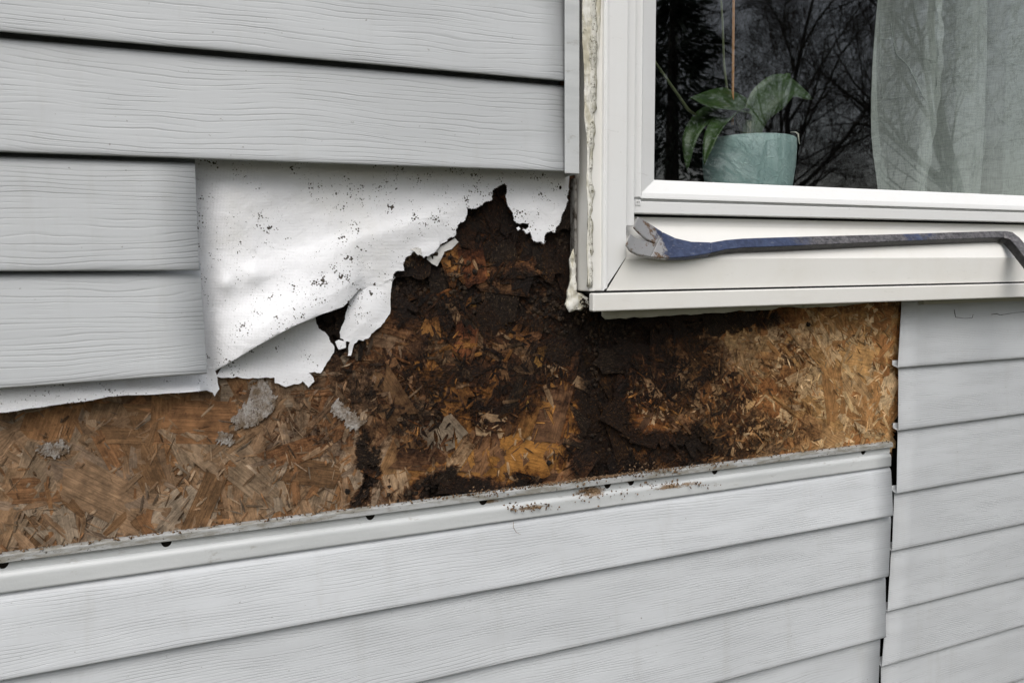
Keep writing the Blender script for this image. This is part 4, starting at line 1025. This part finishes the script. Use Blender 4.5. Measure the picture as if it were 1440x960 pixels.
# ------------------------------------------------------------------ sheer curtain with embroidered twigs
cur = empty('curtain', (P(1300, 250, -.2).x, .2, zst), 'sheer white curtain with embroidered twigs hanging behind the window', 'curtain')
m = bpy.data.materials.new('sheer_fabric'); m.use_nodes = True; t = NT(m.node_tree); m.node_tree.nodes.clear()
out = t.n('ShaderNodeOutputMaterial'); tr = t.n('ShaderNodeBsdfTransparent'); df = t.n('ShaderNodeBsdfDiffuse'); tl = t.n('ShaderNodeBsdfTranslucent')
p = t.pos(); wv1 = t.noise(t.scalev(p, 900, 900, 40), 1, 2, .6); wv2 = t.noise(t.scalev(p, 40, 40, 900), 1, 2, .6)
cc = t.mix(t.noise(p, 5, 3, .5), (.76, .79, .775), (.84, .87, .855)); t.put(df.inputs[0], cc); t.put(tl.inputs[0], cc)
a1 = t.n('ShaderNodeAddShader'); ms0 = t.n('ShaderNodeMixShader'); ms0.inputs[0].default_value = .35; t.put(ms0.inputs[1], df.outputs[0]); t.put(ms0.inputs[2], tl.outputs[0])
ms = t.n('ShaderNodeMixShader'); t.put(ms.inputs[0], t.smooth(t.math('ADD', wv1, wv2), .5, 1.5, .42, .76)); t.put(ms.inputs[1], tr.outputs[0]); t.put(ms.inputs[2], ms0.outputs[0]); t.put(out.inputs[0], ms.outputs[0]); M['sheer'] = m
m, t, b = material('white_thread', .6, (.82, .84, .82), .3); p = t.pos(); setc(t, b, t.mix(t.noise(p, 300, 2, .5), (.42, .45, .43), (.55, .58, .56))); M['thread'] = m
cx0 = P(1246, 150, -.215).x
def edge_dx(z): return .007 * (1 - sstep(zst, zst + .2, z))
def cur_y(x, z):
    u = x - cx0
    ph = u + .012 * math.sin(z * 5 + u * 9)
    return .20 + .046 * math.sin(ph * 42 + 2.2) + .017 * math.sin(ph * 95 + .5) + .012 * math.sin(ph * 19 + z * 1.2) + .003 * noise.noise(Vector((x * 20, z * 6, 0)))
V, F = [], []; NX, NZ = 220, 28; cx1 = OPX1 - .02; cz1 = OPZ1 + .1
for i in range(NX + 1):
    for j in range(NZ + 1):
        z = zst + .004 + (cz1 - zst) * j / NZ; x = cx0 + (cx1 - cx0) * i / NX + edge_dx(z) * (1 - i / NX)
        V.append((x, cur_y(x, z), z))
for i in range(NX):
    for j in range(NZ): k = NZ + 1; F.append((i*k+j, (i+1)*k+j, (i+1)*k+j+1, i*k+j+1))
fab = mesh('fabric', V, F, M['sheer'], cur, smooth=True)
# narrow stitched ribbon and hem
V, F = [], []
for j in range(61):
    z = zst + .004 + (cz1 - zst) * j / 60; x = cx0 + .052 + .020 * math.exp(-((z - zst) / .12)) + .006 * math.sin(z * 11)
    for s in (-1, 1): V.append((x + s * .0075, cur_y(x, z) - .006 + .003 * math.sin(j * 1.9 + s), z))
for j in range(60): F.append((2*j, 2*j+1, 2*j+3, 2*j+2))
mesh('ribbon', V, F, M['sheer'], fab, smooth=True)
V, F = [], []
for j in range(31):
    z = zst + .004 + (cz1 - zst) * j / 30; x = cx0 + edge_dx(z)
    for s in (0, .007): V.append((x + s, cur_y(x + s, z) - .0012, z))
for j in range(30): F.append((2*j, 2*j+1, 2*j+3, 2*j+2))
mesh('hem', V, F, M['sheer'], fab, smooth=True)
def twig(x, z, ang, L, r0, depth, V, F, r_):
    pts = []; a = ang
    n = 9
    for i in range(n + 1):
        pts.append(Vector((x, cur_y(x, z) - .003, z))); a += r_.gauss(0, .16); x = max(cx0 + .012, x + math.cos(a) * L / n); z += math.sin(a) * L / n
        if depth and i in (3, 5, 7) and r_.random() < .85: twig(x, z, a + r_.choice((-1, 1)) * r_.uniform(.5, .9), L * r_.uniform(.35, .6), r0 * .8, depth - 1, V, F, r_)
    tube_vf(pts, [r0] * len(pts), V, F, 5)
for k, (dx, dz, an, L) in enumerate(((.045, .10, 1.5, .30), (.125, .0, 1.45, .13), (.13, .13, 1.6, .2), (.20, .0, 1.2, .13), (.24, .12, 1.6, .25), (.30, .02, 1.4, .2), (.40, .05, 1.5, .3), (.09, .22, 1.3, .2))):
    V, F = [], []; twig(cx0 + dx, zst + .01 + dz, an, L, .0006, 2, V, F, random.Random(60 + k)); mesh('embroidery', V, F, M['thread'], fab)

# ------------------------------------------------------------------ crumbs, fibres and nails on the opened edge
r_ = random.Random(5); V, F = [], []
def crumb(x, z, of, s, V, F):
    b0 = len(V); d0 = r_.uniform(0, 90)
    pts = [(1, 0, 0), (-1, 0, 0), (0, 1, 0), (0, -1, 0), (0, 0, 1), (0, 0, -1)]
    for q in pts:
        d = Vector(q) * s * r_.uniform(.5, 1.2); d.x *= r_.uniform(.8, 2.2); V.append(Vector((x, -of, z)) + Matrix.Rotation(d0, 3, 'Y') @ d)
    F.extend(tuple(b0 + i for i in f) for f in ((0, 4, 2), (2, 4, 1), (1, 4, 3), (3, 4, 0), (2, 0, 5), (1, 2, 5), (3, 1, 5), (0, 3, 5)))
for _ in range(900):
    px = r_.choice((r_.uniform(-40, 1250), r_.gauss(800, 160), r_.gauss(840, 40))); x = P(px, 700, .01).x
    if x < hx1: crumb(x, zh(x) + r_.uniform(.0004, .003), r_.uniform(.002, .012), r_.uniform(.0004, .0020), V, F)
for (a, b_, sx_, sy_, n) in ((830, 690, 12, 7, 110), (748, 713, 16, 2.5, 60), (725, 716, 6, 1.5, 20), (950, 682, 28, 2.5, 90), (905, 660, 18, 5, 80), (945, 662, 14, 4, 40), (690, 692, 14, 5, 40), (1008, 655, 8, 4, 18), (860, 692, 24, 4, 40)):
    for _ in range(n):
        px, py = r_.gauss(a, sx_), r_.gauss(b_, sy_); q = P(px, py, .014); dz = q.z - zh(q.x)
        of = .013 if dz > -.006 else (.0062 if dz > -.02 else .0062 + (.0092 * sstep(-.02, -.033, dz)))
        crumb(q.x, q.z, of + .0006, r_.uniform(.0004, .0020), V, F)
o = mesh('wood_crumbs', V, F, M['crumb_brown']); tag(o, 'brown rotted wood crumbs scattered on the siding nail hem', 'wood crumbs', kind='stuff')
V, F = [], []
q = [P(722, 733, .02), P(722, 741, .024), P(726, 748, .024), P(732, 751, .024)]
tube_vf(q, [.0004, .0004, .0004, .0003], V, F, 5)
m, t, b = material('wood_fibre', .8, (.20, .15, .10)); p = t.pos(); setc(t, b, t.mix(t.noise(p, 300, 2, .5), (.14, .10, .07), (.3, .24, .18))); M['fibre'] = m
o = mesh('wood_fibre', V, F, M['fibre']); tag(o, 'single curled wood fibre hanging from the ridge below the hem', 'wood fibre')

# ------------------------------------------------------------------ trees facing the wall, mirrored in the glass
m, t, b = material('bark', .9, (.06, .05, .045)); p = t.pos(); setc(t, b, t.mix(t.noise(t.scalev(p, 8, 8, 2), 1, 5, .7), (.03, .026, .022), (.085, .075, .065))); M['bark'] = m
m, t, b = material('needles', .8, (.02, .035, .02)); p = t.pos(); setc(t, b, t.mix(t.noise(p, 3, 4, .7), (.012, .022, .014), (.035, .055, .03))); M['needles'] = m
def grow(r_, height, spread):
    TV, TF, BV, BF = [], [], [], []
    def branch(p0, d, L, r0, depth):
        n = 5 if depth > 1 else 4; pts = [p0]; rad = [r0]; d = d.normalized(); p_ = p0.copy()
        for i in range(n):
            d = (d + Vector((r_.gauss(0, .13), r_.gauss(0, .13), r_.gauss(.03, .10)))).normalized(); p_ = p_ + d * (L / n); pts.append(p_.copy()); rad.append(max(.0035, r0 * (1 - .8 * (i + 1) / n)))
        if depth == 5: tube_vf(pts, rad, TV, TF, 8, False)
        else: tube_vf(pts, rad, BV, BF, 5 if depth > 2 else 3, False)
        if depth == 0: return
        k = {5: 10, 4: 6, 3: 5, 2: 4, 1: 4}[depth]
        for j in range(k):
            f = r_.uniform(.22 if depth == 5 else .2, 1.0); i = min(int(f * n), n - 1); q = pts[i].lerp(pts[i+1], f * n - i)
            tg = (pts[i+1] - pts[i]).normalized(); sd_ = tg.orthogonal().normalized(); sd_.rotate(Matrix.Rotation(r_.uniform(0, 6.28), 3, tg))
            branch(q, tg * r_.uniform(.5, .9) + sd_ * r_.uniform(.5, 1.0) * spread + Vector((0, 0, .15)), L * r_.uniform(.38, .62), max(.004, rad[i] * .55), depth - 1)
    branch(Vector((0, 0, -.1)), Vector((0, 0, 1)), height, height * .013, 5)
    def mk(nm, V, F):
        me = bpy.data.meshes.new(nm); me.from_pydata([tuple(v) for v in V], [], F); me.update(); me.materials.append(M['bark']); return me
    return mk('trunk', TV, TF), mk('crown', BV, BF)
variants = [grow(random.Random(100 + k), (8.5, 10, 7.5)[k], (1.0, .85, 1.15)[k]) for k in range(3)]
tr_ = random.Random(21)
N = 0
for k in range(16):
    an = R(tr_.uniform(22, 66)) if k > 3 else R(tr_.uniform(-40, 15)); ds = tr_.uniform(15, 30); x, y = ds * math.sin(an), -ds * math.cos(an)
    o = bpy.data.objects.new('bare_tree', None); COL.objects.link(o); o.location = (x, y, 0); o.rotation_euler.z = tr_.uniform(0, 6.28); s = tr_.uniform(.8, 1.15); o.scale = (s, s, s)
    tag(o, 'leafless dark tree standing opposite the house, mirrored in the window glass', 'tree', 'bare trees mirrored in the window')
    tm, cm = variants[k % 3]
    for nm, me in (('trunk', tm), ('crown', cm)):
        c_ = bpy.data.objects.new(nm, me); COL.objects.link(c_); c_.parent = o
V, F = [], []; tube_vf([(0, 0, -.1), (0, 0, 3), (0, 0, 7.5)], [.16, .11, .02], V, F, 8)
cr_ = random.Random(9); an = R(37); con = empty('conifer_tree', (11.5 * math.sin(an), -11.5 * math.cos(an), 0), 'dark evergreen tree standing opposite the house, mirrored in the glass above the pot', 'tree')
o = mesh('trunk', V, F, M['bark']); o.parent = con
V, F = [], []
for _ in range(7000):
    z = 1.0 + 6.4 * cr_.random() ** 1.2; rr = (7.6 - z) * .21 * math.sqrt(cr_.random()) * (1 + .3 * math.sin(z * 9)); a = cr_.uniform(0, 6.28)
    c_ = Vector((rr * math.cos(a), rr * math.sin(a), z - rr * .3)); d = Vector((math.cos(a), math.sin(a), cr_.gauss(-.35, .3))).normalized(); s_ = d.orthogonal().normalized(); s_.rotate(Matrix.Rotation(cr_.uniform(0, 6.28), 3, d))
    b0 = len(V); L = cr_.uniform(.10, .26); wd = cr_.uniform(.012, .03)
    V += [c_ - s_ * wd, c_ + s_ * wd, c_ + d * L + s_ * wd * .3, c_ + d * L - s_ * wd * .3]; F.append((b0, b0+1, b0+2, b0+3))
o = mesh('crown', V, F, M['needles']); o.parent = con
